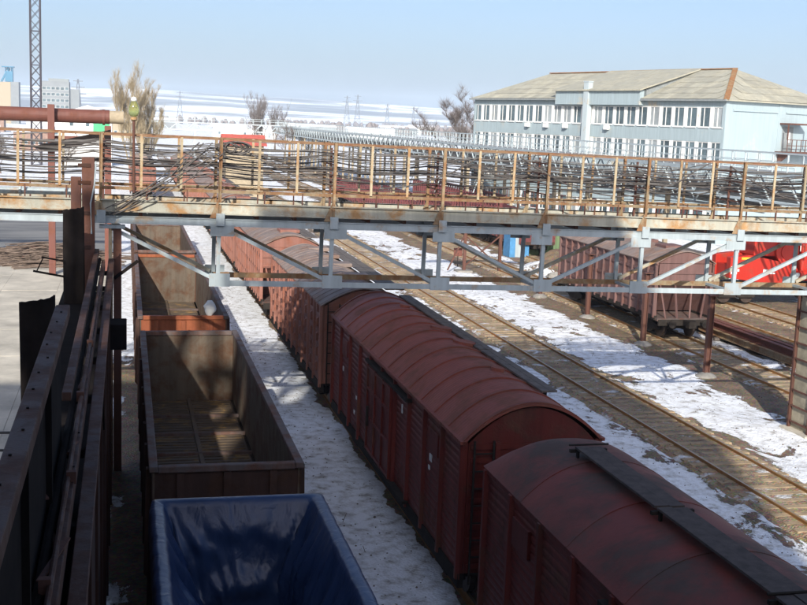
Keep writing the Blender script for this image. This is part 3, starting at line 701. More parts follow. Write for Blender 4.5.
# ------------------------------------------------------------------ cable footbridge
BT = R(0.72); BX, BY = 12.3, 33.0
br = thing('cable_footbridge', 'long blue-grey steel truss footbridge with rusty railings crossing above the wagons', 'footbridge', (BX, BY, 0))
br.rotation_euler = (0, BT, 0)
PN = 3.27; WB = 1.8
ztc0, ztc1 = 6.97, 7.18; zbc0, zbc1 = 5.26, 5.42; zd0, zd1 = 7.30, 7.64; zlow = 8.0; ztop = 9.45
xl, xr = -17.5, 15.2
for k, yy in enumerate((0, WB)):
    sgn = -1 if k == 0 else 1
    MB().box(xl, xr, -.07, .07, ztc0, ztc1 - .02).box(xl, xr, -.10, .10, ztc1 - .02, ztc1).build('top_chord', 'bridge_grey', br, loc=(0, yy, 0))
    MB().box(-3 * PN, xr, -.06, .06, zbc0, zbc0 + .05).box(-3 * PN, xr, -.06, -.04, zbc0 + .05, zbc1).build('bottom_chord', 'bridge_grey' if k == 0 else 'rail_rust', br, loc=(0, yy, 0))
    for i in range(-3, 5):
        x = i * PN
        if x < xr:
            MB().box(x - .055, x + .055, -.05, .05, zbc1 + .001, ztc0 - .001).build('truss_vertical', 'bridge_grey', br, loc=(0, yy, 0))
            MB().box(x - .34 if i > 0 else x - .25, x + .25 if i > 0 else x + .34, sgn * .075 - .012, sgn * .075 + .012, zbc0 - .02, zbc0 + .36).build('gusset_plate', 'bridge_grey', br, loc=(0, yy, 0))
            MB().box(x - .25 if i < 0 else x - .42, x + .42 if i < 0 else x + .25, sgn * .082 - .012, sgn * .082 + .012, ztc0 - .28, ztc0 + .05).build('gusset_plate', 'bridge_grey', br, loc=(0, yy, 0))
    for i in range(-4, 0): MB().bar((i * PN + .12, yy, ztc0 - .05), ((i + 1) * PN - .1, yy, zbc1 + .03), .10, .11, (0, 1, 0)).build('truss_diagonal', 'bridge_grey' if k == 0 else 'bridge_rust', br)
    for i in range(0, 4): MB().bar((i * PN + .1, yy, zbc1 + .03), ((i + 1) * PN - .12, yy, ztc0 - .05), .10, .11, (0, 1, 0)).build('truss_diagonal', 'bridge_grey' if k == 0 else 'bridge_rust', br)
    # deck channel, in bolted lengths
    for i in range(-5, 5):
        a = i * PN; e = min(a + PN, xr)
        if a < xr: MB().box(a + .004, e - .004, -.03, .03, zd0, zd1).box(a + .004, e - .004, -.03 if k else -.10, .10 if k else .03, zd1 - .03, zd1 + .001).box(a + .004, e - .004, -.03 if k else -.10, .10 if k else .03, zd0, zd0 + .03).build('deck_channel', 'bridge_rust', br, loc=(0, yy + sgn * .03, 0))
    # railing
    tr = []
    MB().bar((xl, yy, ztop - .03), (xr, yy, ztop - .03), .05, .05).build('hand_rail', 'rail_top', br)
    MB().box(xl, xr, yy - .025, yy + .025, zlow - .09, zlow).build('toe_rail', 'rail_rust', br)
    pm = None; pl_ = None
    for i in range(-16, 15):
        x = i * PN / 3
        if x > xr - .1: continue
        if i % 3 == 0:
            if pl_ is None: pl_ = MB().box(-.045, .045, -.03, .03, ztc1 + .002, ztop).box(-.045, -.03, -.07, .03, ztc1 + .002, ztop).build('rail_post', 'rail_rust', br, loc=(x, yy - .06, 0))
            else: again(pl_, br, (x, yy - .06, 0))
            MB().prism([(-.28, 7.2), (-.05, 7.75), (-.05, 7.2)], 'y', yy - .13, yy - .105).build('post_bracket', 'rail_rust', br, loc=(x, 0, 0))
            MB().box(x - .1, x + .14, yy - .17, yy - .135, 6.99, 7.34).build('splice_plate', 'bridge_grey', br)
        else:
            if pm is None: pm = MB().box(-.035, .035, -.02, .02, zlow - .02, ztop - .02).build('rail_post', 'post_cream', br, loc=(x, yy - .045, 0))
            else: again(pm, br, (x, yy - .045, 0))
            MB().box(-.018, .018, -.018, .018, zd1 - .3, zlow - .02).build('toe_post', 'brownpost', br, loc=(x + .18, yy - .01, 0))
# cross beams, deck plates, cable rungs
cb = dp = None
for i in range(-16, 15):
    x = i * PN / 3
    if x > xr - .2: continue
    if cb is None: cb = MB().box(-.05, .05, .1, WB - .1, ztc1 + .005, zd0 + .08).build('cross_beam', 'brownpost', br, loc=(x, 0, 0))
    else: again(cb, br, (x, 0, 0))
    if i < 14 and x + PN / 3 < xr:
        l = (x + PN / 6, 0, random.uniform(-.012, .012))
        if dp is None: dp = MB().box(-.53, .53, .12, WB - .12, 7.46, 7.50).build('deck_plate', 'deck', br, loc=l)
        else: again(dp, br, l)
    if i % 3 == 0:
        for q in range(4): MB().box(-.02, .02, .02, WB - .02, -.02, .02).build('cable_rung', 'brownpost', br, loc=(x + .05, 0, 8.2 + q * .31))
        MB().box(-.03, .03, -.03, .03, 7.5, 9.3).build('rack_post', 'brownpost', br, loc=(x + .05, WB * .5, 0))
        for z in (5.34,): MB().box(-.04, .04, .06, WB - .06, z - .04, z + .04).build('bottom_tie', 'bridge_grey', br, loc=(x, 0, 0)) if -10 < x < 14 else None
# cables
def bz(x): return -(x - BX) * math.tan(BT)
for k in range(32):
    mb = MB(); pts = []; lev = random.uniform(8.2, 9.38); yy = random.uniform(.12, WB + .1)
    lev2 = lev + random.choice((0, 0, .35, -.35, .2, -.5, .5)); sagk = random.uniform(.03, .2); x = -5.2; lag = random.uniform(-6, 20); j = 0
    while x <= BX + xr:
        f = 0 if x < lag else min(1, (x - lag) / 3.2); f = f * f * (3 - 2 * f)
        u = ((x - BX) / PN) % 1
        z = lerp(lev, lev2, f) - sagk * 4 * u * (1 - u) * (0.6 + .8 * abs(noise.noise(Vector((math.floor((x - BX) / PN) * 3.1, k, 0))))) + .03 * noise.noise(Vector((x * .9, k * 3, 1)))
        y = yy + .12 * noise.noise(Vector((x * .3, k * 5, 4)))
        pts.append((x, BY + y, max(8.06, min(9.42, z)) + bz(x))); x += .36
    mb.tube(pts, random.choice((.011, .014, .017, .022)), 6)
    tag(mb.build('cable', 'cable' if k % 4 else 'cable_grey', smooth=True), 'black cable sagging along the footbridge between its railings', 'cable', 'black cables strung along the footbridge')
for k in range(7):   # bundle climbing from the left support to the top rail
    x0 = -0.75 + random.uniform(-.2, .5); x1 = 2.3 + random.uniform(-.5, .6); z0 = 7.35 + random.uniform(-.1, .3); z1 = 9.4 + random.uniform(-.25, .05)
    pts = []
    for i in range(15):
        u = i / 14; pts.append((lerp(x0, x1, u), BY - .16 - .05 * k % .2, lerp(z0, z1, u) - .22 * math.sin(math.pi * u) * random.uniform(.9, 1.1) * (1 if k % 2 else .3)))
    mb = MB(); mb.tube(pts, random.choice((.014, .019)), 6)
    tag(mb.build('slanting_cable', 'cable', smooth=True), 'black cable slanting up from the left support of the footbridge to its hand rail', 'cable', 'slanting cables on the footbridge')
for k in range(5):   # slack loops crossing the rack
    x0 = (3.0, 7.2, 11.5, 14.5, 18.5)[k]; s = 1 if k % 2 else -1
    pts = [(x0 + i * .2 , BY - .02 + .08 * math.sin(i), 8.75 + s * (i - 8) * .07 - .25 * math.sin(math.pi * i / 16) + bz(x0)) for i in range(17)]
    mb = MB(); mb.tube(pts, .022, 6)
    tag(mb.build('slack_cable', 'cable', smooth=True), 'slack black cable crossing the other cables on the footbridge at a slant', 'cable', 'slack cables on the footbridge')
# knot of cable coils near the top rail
kn = MB()
for q in range(6):
    cx_, rr = 2.9 + random.uniform(-.2, .35), random.uniform(.16, .3)
    kn.tube([(cx_ + rr * 1.3 * math.cos(a * .4), BY - .1 + .03 * q - .05 * math.sin(a), 9.32 + rr * .6 * math.sin(a * .4)) for a in range(17)], .025, 6, cap=False)
tag(kn.build('cable_coil', 'cable', smooth=True), 'black coil of spare cable tied under the hand rail of the footbridge', 'cable coil')
# pale pipe lying on the deck at the left
pp = thing('deck_pipe', 'pale grey flanged pipe lying on the left end of the footbridge deck', 'pipe', (-3.2, BY + .55, 7.95))
MB().tube([(-2, 0, 0), (1.9, 0, 0)], .1, 14).build('pipe_barrel', 'bridge_grey', pp, smooth=False)
for x in (-.9, .35, 1.9): MB().tube([(x - .03, 0, 0), (x + .03, 0, 0)], .15, 14).build('flange', 'bridge_grey', pp)
# lamp on a post of the bridge
lp = thing('glass_lamp', 'yellow-green glass lamp on a thin rusty pole above the footbridge rail', 'lamp', (0.21, BY - .16, 8.0))
MB().tube([(0, 0, 0), (0, 0, 2.0)], .035, 8).build('pole', 'brownpost', lp)
def lathe(prof, n=16):
    mb = MB()
    for r, z in prof:
        for i in range(n): mb.v.append((r * math.cos(2 * math.pi * i / n), r * math.sin(2 * math.pi * i / n), z))
    for j in range(len(prof) - 1):
        for i in range(n): mb.f.append((j * n + i, j * n + (i + 1) % n, (j + 1) * n + (i + 1) % n, (j + 1) * n + i))
    mb.f.append(tuple(range(n))[::-1]); mb.f.append(tuple((len(prof) - 1) * n + i for i in range(n))); return mb
lathe([(.05, 1.97), (.09, 2.0), (.09, 2.06), (.05, 2.08)]).build('socket', 'bridge_rust', lp, smooth=False)
lathe([(.07, 2.08), (.13, 2.14), (.15, 2.24), (.135, 2.36), (.10, 2.46), (.08, 2.5)]).build('globe', 'lampglass', lp, smooth=True)
lathe([(.07, 2.505), (.085, 2.53), (.06, 2.6), (.03, 2.62)]).build('cap', 'white', lp, smooth=False)

# ------------------------------------------------------------------ support column at the right
sc = thing('ladder_column', 'pale ochre column caged in rusty angle bars carrying the footbridge', 'column', (23.15, 34.6, 0))
MB().box(-.32, .32, -.55, .55, 0, 5.05).build('concrete_core', 'whitewash', sc, bevel=.02)
for sx_ in (-1, 1):
    for sy in (-1, 1): MB().box(-.05, .05, -.05, .05, 0, 5.12).build('corner_angle', 'brownpost', sc, loc=(sx_ * .37, sy * .6, 0))
for q in range(9):
    z = .35 + q * .56
    for sy in (-1, 1): MB().box(-.42, .42, -.02, .02, -.03, .03).build('rung', 'brownpost', sc, loc=(0, sy * .62, z))
    for sx_ in (-1, 1): MB().box(-.02, .02, -.62, .62, -.03, .03).build('rung', 'brownpost', sc, loc=(sx_ * .385, 0, z))
    MB().bar((-.3, -.64, z), (.3, -.64, z + .5), .03, .02).build('lacing_bar', 'brownpost', sc) if q < 8 and q % 2 else None
MB().box(-.6, .6, -.8, .8, -.1, .12).build('footing', 'concrete', sc)
o = MB().tube([(0, 0, 0), (-.12, -1.2, 5.2)], .09, 10).box(-.3, .3, -.25, .25, -.05, .08).build('bridge_prop', 'post_cream', None, loc=(24.0, 36.6, 0))
tag(o, 'slender ochre steel prop beside the pale caged column', 'prop')

# row of rusty posts between the tracks
for i, (x, y) in enumerate(((24.0, 43.5), (24.35, 50.5), (24.6, 58.1), (24.6, 65.6))):
    p = thing('steel_post', ('first', 'second', 'third', 'fourth')[i] + ' rusty brown steel post from the pale caged column, between two tracks', 'post', (x, y, 0), group='row of rusty posts between the tracks')
    MB().box(-.11, -.085, -.11, .11, 0, 3.5).box(.085, .11, -.11, .11, 0, 3.5).box(-.085, .085, -.012, .012, 0, 3.5).build('shaft', 'brownpost', p)
    lathe([(.5, -.05), (.42, .08), (.26, .16), (.16, .2)], 10).build('footing', 'stone', p, smooth=True)
    MB().box(-.2, .2, -.2, .2, 3.5, 3.54).build('cap_plate', 'brownpost', p)
# braced rusty frame and red sign plate further back
bf = thing('braced_frame', 'maroon braced steel frame with a beam on top, standing on snow past the footbridge', 'frame', (24.3, 77, 0))
for x in (-1.2, 1.4): MB().box(x - .1, x + .1, -.1, .1, 0, 2.9).build('leg', 'brownpost', bf)
for a, c_ in (((-1.2, 0, .4), (1.4, 0, 2.6)), ((-1.2, .12, 2.6), (1.4, .12, .4)), ((-1.2, 0, 2.7), (-2.4, 0, .1))): MB().bar(a, c_, .09, .09).build('brace', 'brownpost', bf)
MB().box(-4.2, 3.6, -.22, .22, 2.9, 3.3).build('beam', 'brownpost', bf)
MB().box(-1.8, -.7, -.5, .5, -.02, .14).build('footing', 'stone', bf)
sg = thing('sign_post', 'small rusty red plate on a thin stick in the snow', 'sign', (23.5, 80, 0))
MB().tube([(0, 0, 0), (0, 0, 1.0)], .03, 6).build('stick', 'under', sg); MB().box(-.32, .32, -.02, .02, .75, 1.35).build('plate', 'pipe', sg)

# ------------------------------------------------------------------ steel loading ramp at the left
RZ = -0.9
rp = thing('loading_ramp_wall', 'dark rusty steel loading ramp wall with beams along its top beside the gondolas', 'ramp wall', (-0.4, 0, 0))
for i in range(12):
    y = -2.6 + i * 2.96
    if y + 2.94 > 33: continue
    MB().box(-.06, 0, 0, 2.94, 0, 6.95 + RZ).build('wall_sheet', 'ramp', rp, loc=(random.uniform(-.012, .012), y, random.uniform(-.02, .03)), bevel=.006)
    MB().box(0, .05, -.05, .05, 0, 6.9 + RZ).build('stiffener', 'ramp', rp, loc=(-.005, y + 2.95, 0))
MB().box(-.075, .085, -2.6, 32.9, 6.98 + RZ, 7.05 + RZ).build('top_angle', 'ramp_beam', rp, bevel=.01)
MB().box(-.22, -.13, -2.6, 31, 7.0 + RZ, 7.22 + RZ).build('top_channel', 'ramp_beam', rp, bevel=.01)
MB().tube([(-.30, -2.6, 7.16 + RZ), (-.30, 12, 7.18 + RZ), (-.28, 31.5, 7.2 + RZ)], .045, 8).build('pipe_run', 'blackplate', rp)
MB().tube([(-.19, -2.6, 7.27 + RZ), (-.2, 9, 7.26 + RZ), (-.17, 26, 7.28 + RZ)], .028, 8).build('pipe_run', 'ramp_beam', rp)
MB().box(-.41, -.37, -2.6, 14.3, 5.0, 7.66).build('dark_infill', 'blackplate', rp)  # added dark sheet in place of the shaded clutter under the beam
MB().box(-.44, -.27, -2.6, 14.6, 7.68, 7.82).build('edge_beam', 'ramp_beam', rp, bevel=.012)
MB().box(-.42, -.30, 15.4, 32, 7.3 + RZ, 7.42 + RZ).build('edge_beam', 'ramp_beam', rp, bevel=.012)
for i in range(11):
    y = 3.3 + i * 2.75
    MB().box(-.40, -.08, -.06, .06, 6.86 + RZ, 6.97 + RZ).build('cross_tie', 'blackplate', rp, loc=(0, y, 0))
    if y < 14: MB().box(-.40, -.31, -.05, .05, 6.95 + RZ, 7.69).build('stub_post', 'blackplate', rp, loc=(0, y, 0))
for (y, l, z, a) in ((8.4, .5, 7.12, 4), (10.6, .8, 7.1, -7), (13.3, .4, 7.2, 11), (17.5, .7, 7.1, 5), (7.3, .35, 7.25, 30)):
    MB().tube([(-.24, y, z + RZ), (-.24 + math.sin(R(a)) * l, y + l, z + RZ + .02)], .022, 6).build('loose_bar', 'brownpost', rp)
for (y, x) in ((7.6, -.20), (9.3, -.24), (12.2, -.16), (15.8, -.2), (19.5, -.18)): MB().box(x - .05, x + .05, y - .04, y + .04, 7.2 + RZ, 7.33 + RZ).build('clamp', 'bridge_rust' if y < 8 else 'brownpost', rp)
bo = None
for i in range(20):
    for x, z in ((-.355, 7.82), (-.175, 7.22 + RZ)):
        l = (x + random.uniform(-.03, .03), 1.5 + i * (1.4 if z < 7 else .66), z)
        if bo is None: bo = MB().tube([(0, 0, 0), (0, 0, .012)], .013, 6).build('bolt', 'blackplate', rp, loc=l)
        else: again(bo, rp, l)
for (x, y, z, l, a) in ((-.3, 9.5, 6.32, .9, 12), (-.36, 11.4, 6.4, .6, -20), (-.25, 16.5, 6.3, 1.1, 6), (-.33, 6.9, 6.4, .5, 25), (-.28, 21, 6.3, .8, -9)):
    MB().bar((x, y, z), (x + math.sin(R(a)) * l, y + math.cos(R(a)) * l, z + .04), .05, .02).build('scrap_strip', 'brownpost', rp)
# lower shelf added black, in place of the shaded void between wall and columns
MB().box(-1.25, -.08, -2.6, 32, 5.2, 5.35).build('dark_shelf', 'blackplate', rp)
bxo = MB().box(0, .42, -.45, .45, -.3, .3).build('bracket_box', 'blackplate', rp, loc=(-.0, 27.6, 5.0), bevel=.02)
MB().bar((.02, 19.2, 5.6), (.02, 20.6, 4.6), .03, .05).build('loose_bar', 'blackplate', rp)
def trough(label, x, y, z, w, grp):
    mb = MB(); n = 14
    for ring in range(2):
        for lev in range(9):
            for i in range(n + 1):
                a = math.pi * (i / n); rr = 1 - (.12 if ring else 0)
                top = z + .09 * (i / n) + .025 * noise.noise(Vector((i * .7, y, 2)))
                zz = lerp(0, top, lev / 8)
                mb.v.append((-math.cos(a) * w / 2 * rr + .015 * noise.noise(Vector((i * .6, lev * .8, y))), -math.sin(a) * w * .32 * rr, zz))
    S = 9 * (n + 1)
    for ring in range(2):
        for lev in range(8):
            for i in range(n):
                q = ring * S + lev * (n + 1) + i; mb.f.append((q, q + 1, q + n + 2, q + n + 1))
    for i in range(n): q = 8 * (n + 1) + i; mb.f.append((q, q + 1, S + q + 1, S + q))
    for lev in range(8):
        for i in (0, n): q = lev * (n + 1) + i; mb.f.append((q, q + n + 1, S + q + n + 1, S + q))
    t = thing('chute_plate', label, 'steel plate', (x, y, 0), group=grp)
    mb.build('curved_plate', 'blackplate', t, smooth=False)
    MB().box(-w * .5, w * .5, .02, .07, z - .55, z - .45).build('clip_band', 'brownpost', t)
    MB().box(-w * .5, w * .5, .02, .07, z - 3.5, z - 3.4).build('clip_band', 'brownpost', t)
    return t
trough('near-black curved steel plate standing with ragged top beside the long edge beam', -1.19, 16.5, 7.55, .48, None)
trough('near-black upright curved steel plate next to the brown twin posts', -1.28, 30, 7.72, .52, None)
tp = thing('twin_brown_posts', 'red-brown stepped twin steel posts at the left end of the truss', 'post', (-1.0, 31.4, 0))
MB().box(-.12, .2, -.14, .14, 0, 9.0).build('tall_post', 'brownpost', tp, bevel=.012)
MB().box(-.40, -.14, -.12, .12, 0, 8.48).build('short_post', 'brownpost', tp, bevel=.012)
for z in (8.3, 7.5, 6.6, 8.75): MB().box(-.22, .1, -.17, -.141, z, z + .09).build('joint_plate', 'ramp', tp)
MB().tube([(.24, -.16, 8.9), (.2, -.2, 8.3), (.1, -.17, 7.8), (.12, -.18, 7.0)], .022, 6).build('hanging_wire', 'bridge_grey', tp)
cp = thing('cream_prop_post', 'thin cream and red posts under the left end of the footbridge', 'post', (-.42, 32.9, 0))
MB().box(-.05, .04, -.05, .05, 0, 7.0).build('cream_post', 'post_cream', cp); MB().box(.08, .3, -.06, .06, 0, 7.0).build('red_post', 'brownpost', cp)
MB().bar((.1, -.1, 5.6), (.75, -.1, 6.1), .05, .09).build('bent_arm', 'blackplate', cp)
MB().box(-.3, .4, -.12, .3, 7.0, 7.08).build('bearing_plate', 'bridge_grey', cp)
hk = thing('side_hooks', 'thin black bars and hook sticking out left from the near-black upright plate', 'bars', (-1.5, 29.9, 0))
MB().bar((0, -.05, 6.05), (-.75, -.1, 6.2), .03, .05).build('bar', 'blackplate', hk); MB().bar((0, -.1, 6.45), (-.55, -.1, 6.55), .03, .04).build('bar', 'blackplate', hk); MB().bar((-.5, -.1, 6.55), (-.66, -.1, 6.2), .02, .03).build('bar', 'blackplate', hk)
hs = thing('black_hoses', 'black hoses and wires hanging from the ragged near-black plate over the yard', 'hose', (-1.4, 15.5, 0))
for z in (5.98, 5.74): MB().tube([(.05, 0, z - .02), (-.5, -.1, z + .02), (-1.4, -.3, z + .15)], .018, 6).build('wire', 'cable', hs)
MB().tube([(.12 - .16 * math.sin(i * .42), -.3, 5.75 - i * .075) for i in range(11)], .035, 8).build('hose', 'cable', hs)
MB().tube([(.06 - .17 * math.sin(i * .4), -.5, 5.25 - i * .08) for i in range(11)], .035, 8).build('hose', 'cable', hs)

# scrap heap in the yard
sh = thing('scrap_heap', 'tangled heap of rusty rods and mesh on the yard', 'scrap heap', (-5.6, 82, 0))
mb = MB()
for i in range(420):
    u = random.random(); x = random.gauss(0, 2.4); y = random.gauss(0, 2.2); hgt = max(.03, 1.15 * math.exp(-(x * x / 9 + y * y / 8)))
    z = random.uniform(.02, hgt); a = random.gauss(.25, .35); l = random.uniform(1.2, 3.6)
    d = Vector((math.cos(a), math.sin(a), random.gauss(0, .08))) * l / 2
    p = Vector((x, y, z)); q0 = p - d; q1 = p + d; q0.z = max(.03, q0.z); q1.z = max(.03, q1.z)
    mb.tube([q0, (q0 + q1) / 2 + Vector((0, 0, .08)), q1], random.choice((.02, .03, .045)), 4)
o = mb.build('rod_tangle', 'scrap', sh); o['kind'] = 'stuff'
for i in range(6): MB().bar((random.uniform(-3, -1), random.uniform(-2, 1.5), .15 + .1 * i), (random.uniform(1, 3.2), random.uniform(-1, 2), .15 + .12 * i), .12, .08).build('beam', 'brownpost', sh)

# stack of rusty beams right of the hopper
bs = thing('beam_stack', 'stack of long rusty steel beams lying between the tracks', 'beam stack', (29.6, 51.5, 0))
for i in range(7):
    x = (-.55, -.18, .2, .55, -.35, .05, .42)[i]; z = .18 if i < 4 else .5
    MB().box(-.14, .14, -8, 8, -.03, 0).box(-.14, .14, -8, 8, .25, .28).box(-.02, .02, -8, 8, 0, .25).build('beam', 'pipe' if i % 3 else 'rail_rust', bs, loc=(x, random.uniform(-.8, .8), z)).rotation_euler = (0, 0, random.uniform(-.012, .012))
for y in (-6, 0, 6): MB().box(-.9, .9, -.1, .1, 0, .15).build('bearer', 'timber', bs, loc=(0, y, 0))

# ------------------------------------------------------------------ red rail crane
cr = thing('rail_crane', 'bright red rail crane with boom lowered over its own flat car', 'crane', (38.4, 63, 0), R(0))
MB().box(-4.2, 5.5, -1.3, 1.3, .95, 1.3).build('car_frame', 'under', cr, bevel=.03)
MB().prism([(-3.3, 1.75), (-3.3, 3.0), (-2.0, 3.15), (1.0, 2.6), (1.25, 2.3), (1.25, 1.35), (.3, 1.3)], 'y', -1.25, -.75).build('boom_cheek', 'red', cr, bevel=.03)
MB().prism([(-3.3, 1.75), (-3.3, 3.0), (-2.0, 3.15), (1.0, 2.6), (1.25, 2.3), (1.25, 1.35), (.3, 1.3)], 'y', .55, 1.05).build('boom_cheek', 'red', cr, bevel=.03)
MB().box(-3.2, 1.0, -.75, .55, 1.8, 2.5).build('boom_web', 'red', cr)
dh_ = MB().tube([(-.0, -1.1, 3.25), (0, 1.1, 3.25)], .78, 28).build('winch_drum', 'red', cr, loc=(.55, 0, .1), bevel=.03)
MB().tube([(.0, -1.16, 3.25), (0, -1.1, 3.25)], .45, 24).build('drum_flange', 'red', dh_)
MB().box(.8, 1.0, -1.14, -1.105, 3.3, 3.75).build('mark', 'white', dh_)
MB().box(1.4, 4.8, -1.3, 1.3, 1.6, 3.9).build('machine_house', 'red', cr, bevel=.15)
MB().box(-1.6, .0, -.9, .9, 3.05, 4.35).build('gantry_box', 'red', cr, bevel=.08)
MB().tube([(1.2, -1.45, 2.0), (4.5, -1.45, 2.0)], .28, 16).build('hydraulic_cylinder', 'red', cr)
MB().tube([(.7, -1.45, 2.0), (1.2, -1.45, 2.0)], .14, 12).build('piston_rod', 'bridge_grey', cr)
for k in range(4):
    for q in range(3):
        if (k + q) % 2 == 0: MB().box(-3.25 + .14 * k, -3.12 + .14 * k, -1.268, -1.252, 2.0 + .16 * q, 2.15 + .16 * q).build('checker_mark', 'white', cr)
MB().box(-2.6, -1.75, -1.27, -1.252, 2.87, 3.02).build('warning_plate', 'yellow', cr)
MB().box(-1.1, -.8, -1.268, -1.252, 2.1, 2.3).build('stencil_mark', 'white', cr); MB().box(-.7, -.3, -1.268, -1.252, 2.02, 2.1).build('stencil_mark', 'white', cr)
MB().bar((2.2, -1.8, 1.0), (3.2, -1.6, 2.6), .22, .22).build('rusty_arm', 'rail_rust', cr)
for x in (-2.6, 3.6):
    w = MB().tube([(0, -1.2, 0), (0, 1.2, 0)], .08, 8).build('bogie', 'under', cr, loc=(x, 0, .66))
    for s in (-1, 1):
        for q in (-.75, .75): MB().tube([(q, s * .8 - .07, 0), (q, s * .8 + .07, 0)], .45, 20).build('wheel', 'wheel', w)
        MB().box(-1.2, 1.2, s * 1.0 - .08, s * 1.0 + .08, -.1, .3).build('side_frame', 'under', w)
# rubble behind it and pale block
def rock(mb, c, r, seed):
    n, k = 7, 5; o = len(mb.v)
    for j in range(k):
        ph = math.pi * (j + .5) / k
        for i in range(n):
            a = 2 * math.pi * i / n; v = Vector((math.sin(ph) * math.cos(a), math.sin(ph) * math.sin(a), math.cos(ph)))
            d = r * (1 + .45 * noise.noise(v * 1.3 + Vector((seed, 0, 0)))); mb.v.append((c[0] + v.x * d, c[1] + v.y * d, c[2] + v.z * d * .6))
    for j in range(k - 1):
        for i in range(n): mb.f.append((o + j * n + i, o + j * n + (i + 1) % n, o + (j + 1) * n + (i + 1) % n, o + (j + 1) * n + i))
    mb.f.append(tuple(o + i for i in range(n))); mb.f.append(tuple(o + (k - 1) * n + i for i in range(n)))
rh = thing('rubble_heap', 'grey heap of broken slabs and old sleepers between hopper and crane', 'rubble heap', (36.0, 71, 0))
for i in range(120):
    x = random.gauss(0, 2.6); y = random.gauss(0, 2.5); z = max(0.1, 2.3 * math.exp(-(x * x + y * y) / 9)) * random.uniform(.3, 1)
    mb = MB(); rock(mb, (x, y, z), random.uniform(.2, .6), i * 3.3); mb.build('stone', 'stone' if i % 3 else 'concrete', rh)
for i in range(14):
    z = .5 + .14 * i; a = random.uniform(-.5, .5); mb = MB().box(-1.4, 1.4, -.13, .13, 0, .16).build('old_sleeper', 'timber', rh, loc=(-2.4 + random.uniform(-.5, .5), -1.6 + random.uniform(-.8, .8), z * .8)); mb.rotation_euler = (random.uniform(-.1, .1), random.uniform(-.25, .25), a)
pb = MB()
for j in range(6):
    for i in range(12):
        a = 2 * math.pi * i / 12; rr = (1.1, 1.15, 1.05, .9, .6, .2)[j] * (1 + .25 * noise.noise(Vector((math.cos(a), math.sin(a), j * .5)))); pb.v.append((rr * 1.2 * math.cos(a), rr * .8 * math.sin(a), (0, .5, 1.1, 1.5, 1.75, 1.85)[j]))
for j in range(5):
    for i in range(12): pb.f.append((j * 12 + i, j * 12 + (i + 1) % 12, (j + 1) * 12 + (i + 1) % 12, (j + 1) * 12 + i))
pb.f.append(tuple(range(60, 72)))
tag(pb.build('plaster_mound', 'whitewash', smooth=False, loc=(34.2, 63.5, 0)), 'pale cream lump of dumped plaster left of the red crane', 'mound')
for i, (x, y, r) in enumerate(((30, 78, 2.2), (33.5, 84, 2.6), (28.9, 70, 1.4), (41, 76, 2.4))):
    mb = MB(); n = 14
    for j in range(6):
        for k in range(n):
            a = 2 * math.pi * k / n; rr = r * (1 - j / 6) * (1 + .3 * noise.noise(Vector((math.cos(a) * 1.5, math.sin(a) * 1.5, i * 3 + j * .4)))); mb.v.append((rr * math.cos(a), rr * math.sin(a) * 1.2, r * .35 * math.sin(j / 5 * math.pi / 2) - .03))
    for j in range(5):
        for k in range(n): mb.f.append((j * n + k, j * n + (k + 1) % n, (j + 1) * n + (k + 1) % n, (j + 1) * n + k))
    mb.f.append(tuple(range(5 * n, 6 * n)))
    tag(mb.build('spoil_mound', 'ground', smooth=True, loc=(x, y, 0)), 'low mound of dirt and old snow beside the right-hand tracks', 'mound', 'spoil mounds')

# small sheds under the bridge
ks = thing('blue_kiosk', 'small blue sheet metal kiosk behind the braced frame', 'kiosk', (30.2, 86.5, 0))
MB().box(-.8, .8, -.8, .8, 0, 2.0).build('wall', 'blue', ks); MB().box(-.95, .95, -.95, .95, 2.0, 2.12).build('roof', 'snowmat', ks); MB().box(-.35, .35, -.83, -.801, .05, 1.75).build('door', 'bridge_grey', ks)
gs = thing('green_shed', 'olive green corrugated shed next to the blue kiosk', 'shed', (33.2, 88.5, 0))
MB().box(-1.7, 1.7, -1.4, 1.4, 0, 2.1).build('wall', 'green', gs)
for i in range(14): MB().box(-.03, .03, -1.44, -1.4, 0, 2.1).build('corrugation', 'green', gs, loc=(-1.6 + i * .246, 0, 0))
MB().prism([(-1.9, 2.1), (1.9, 2.1), (1.9, 2.2), (0, 2.5), (-1.9, 2.2)], 'y', -1.6, 1.6).build('roof', 'snowmat', gs)

# ------------------------------------------------------------------ pale trestle gallery running along the right
tg = thing('trestle_gallery', 'long pale blue-grey trestle walkway with railings in front of the big building', 'trestle', (36, 52, 0))
TL = 230; DZ = 8.25
sec = 3.0; nsec = int(TL / sec)
for s in (-1, 1):
    x = s * .95
    for z, w in ((9.3, .05), (8.8, .04)): MB().box(x - w / 2, x + w / 2, 0, TL, z - w / 2, z + w / 2).build('hand_rail', 'trestle', tg)
    MB().box(x - .06, x + .06, 0, TL, DZ - .22, DZ - .02).build('top_chord', 'trestle', tg); MB().box(x - .06, x + .06, 0, TL, 6.5, 6.66).build('bottom_chord', 'trestle', tg)
    ps = dg = dg2 = None
    for i in range(int(TL / 1.5)):
        l = (x, i * 1.5, 0)
        if ps is None: ps = MB().box(-.028, .028, -.028, .028, DZ - .02, 9.3).build('rail_post', 'trestle', tg, loc=l)
        else: again(ps, tg, l)
    for i in range(nsec):
        l = (x, i * sec, 0)
        if dg is None:
            dg = MB().bar((0, 0, 6.66), (0, sec / 2, DZ - .22), .09, .07).build('lattice_bar', 'trestle', tg, loc=l); dg2 = MB().bar((0, sec / 2, DZ - .22), (0, sec, 6.66), .09, .07).build('lattice_bar', 'trestle', tg, loc=l)
        else: again(dg, tg, l); again(dg2, tg, l)
pk = None
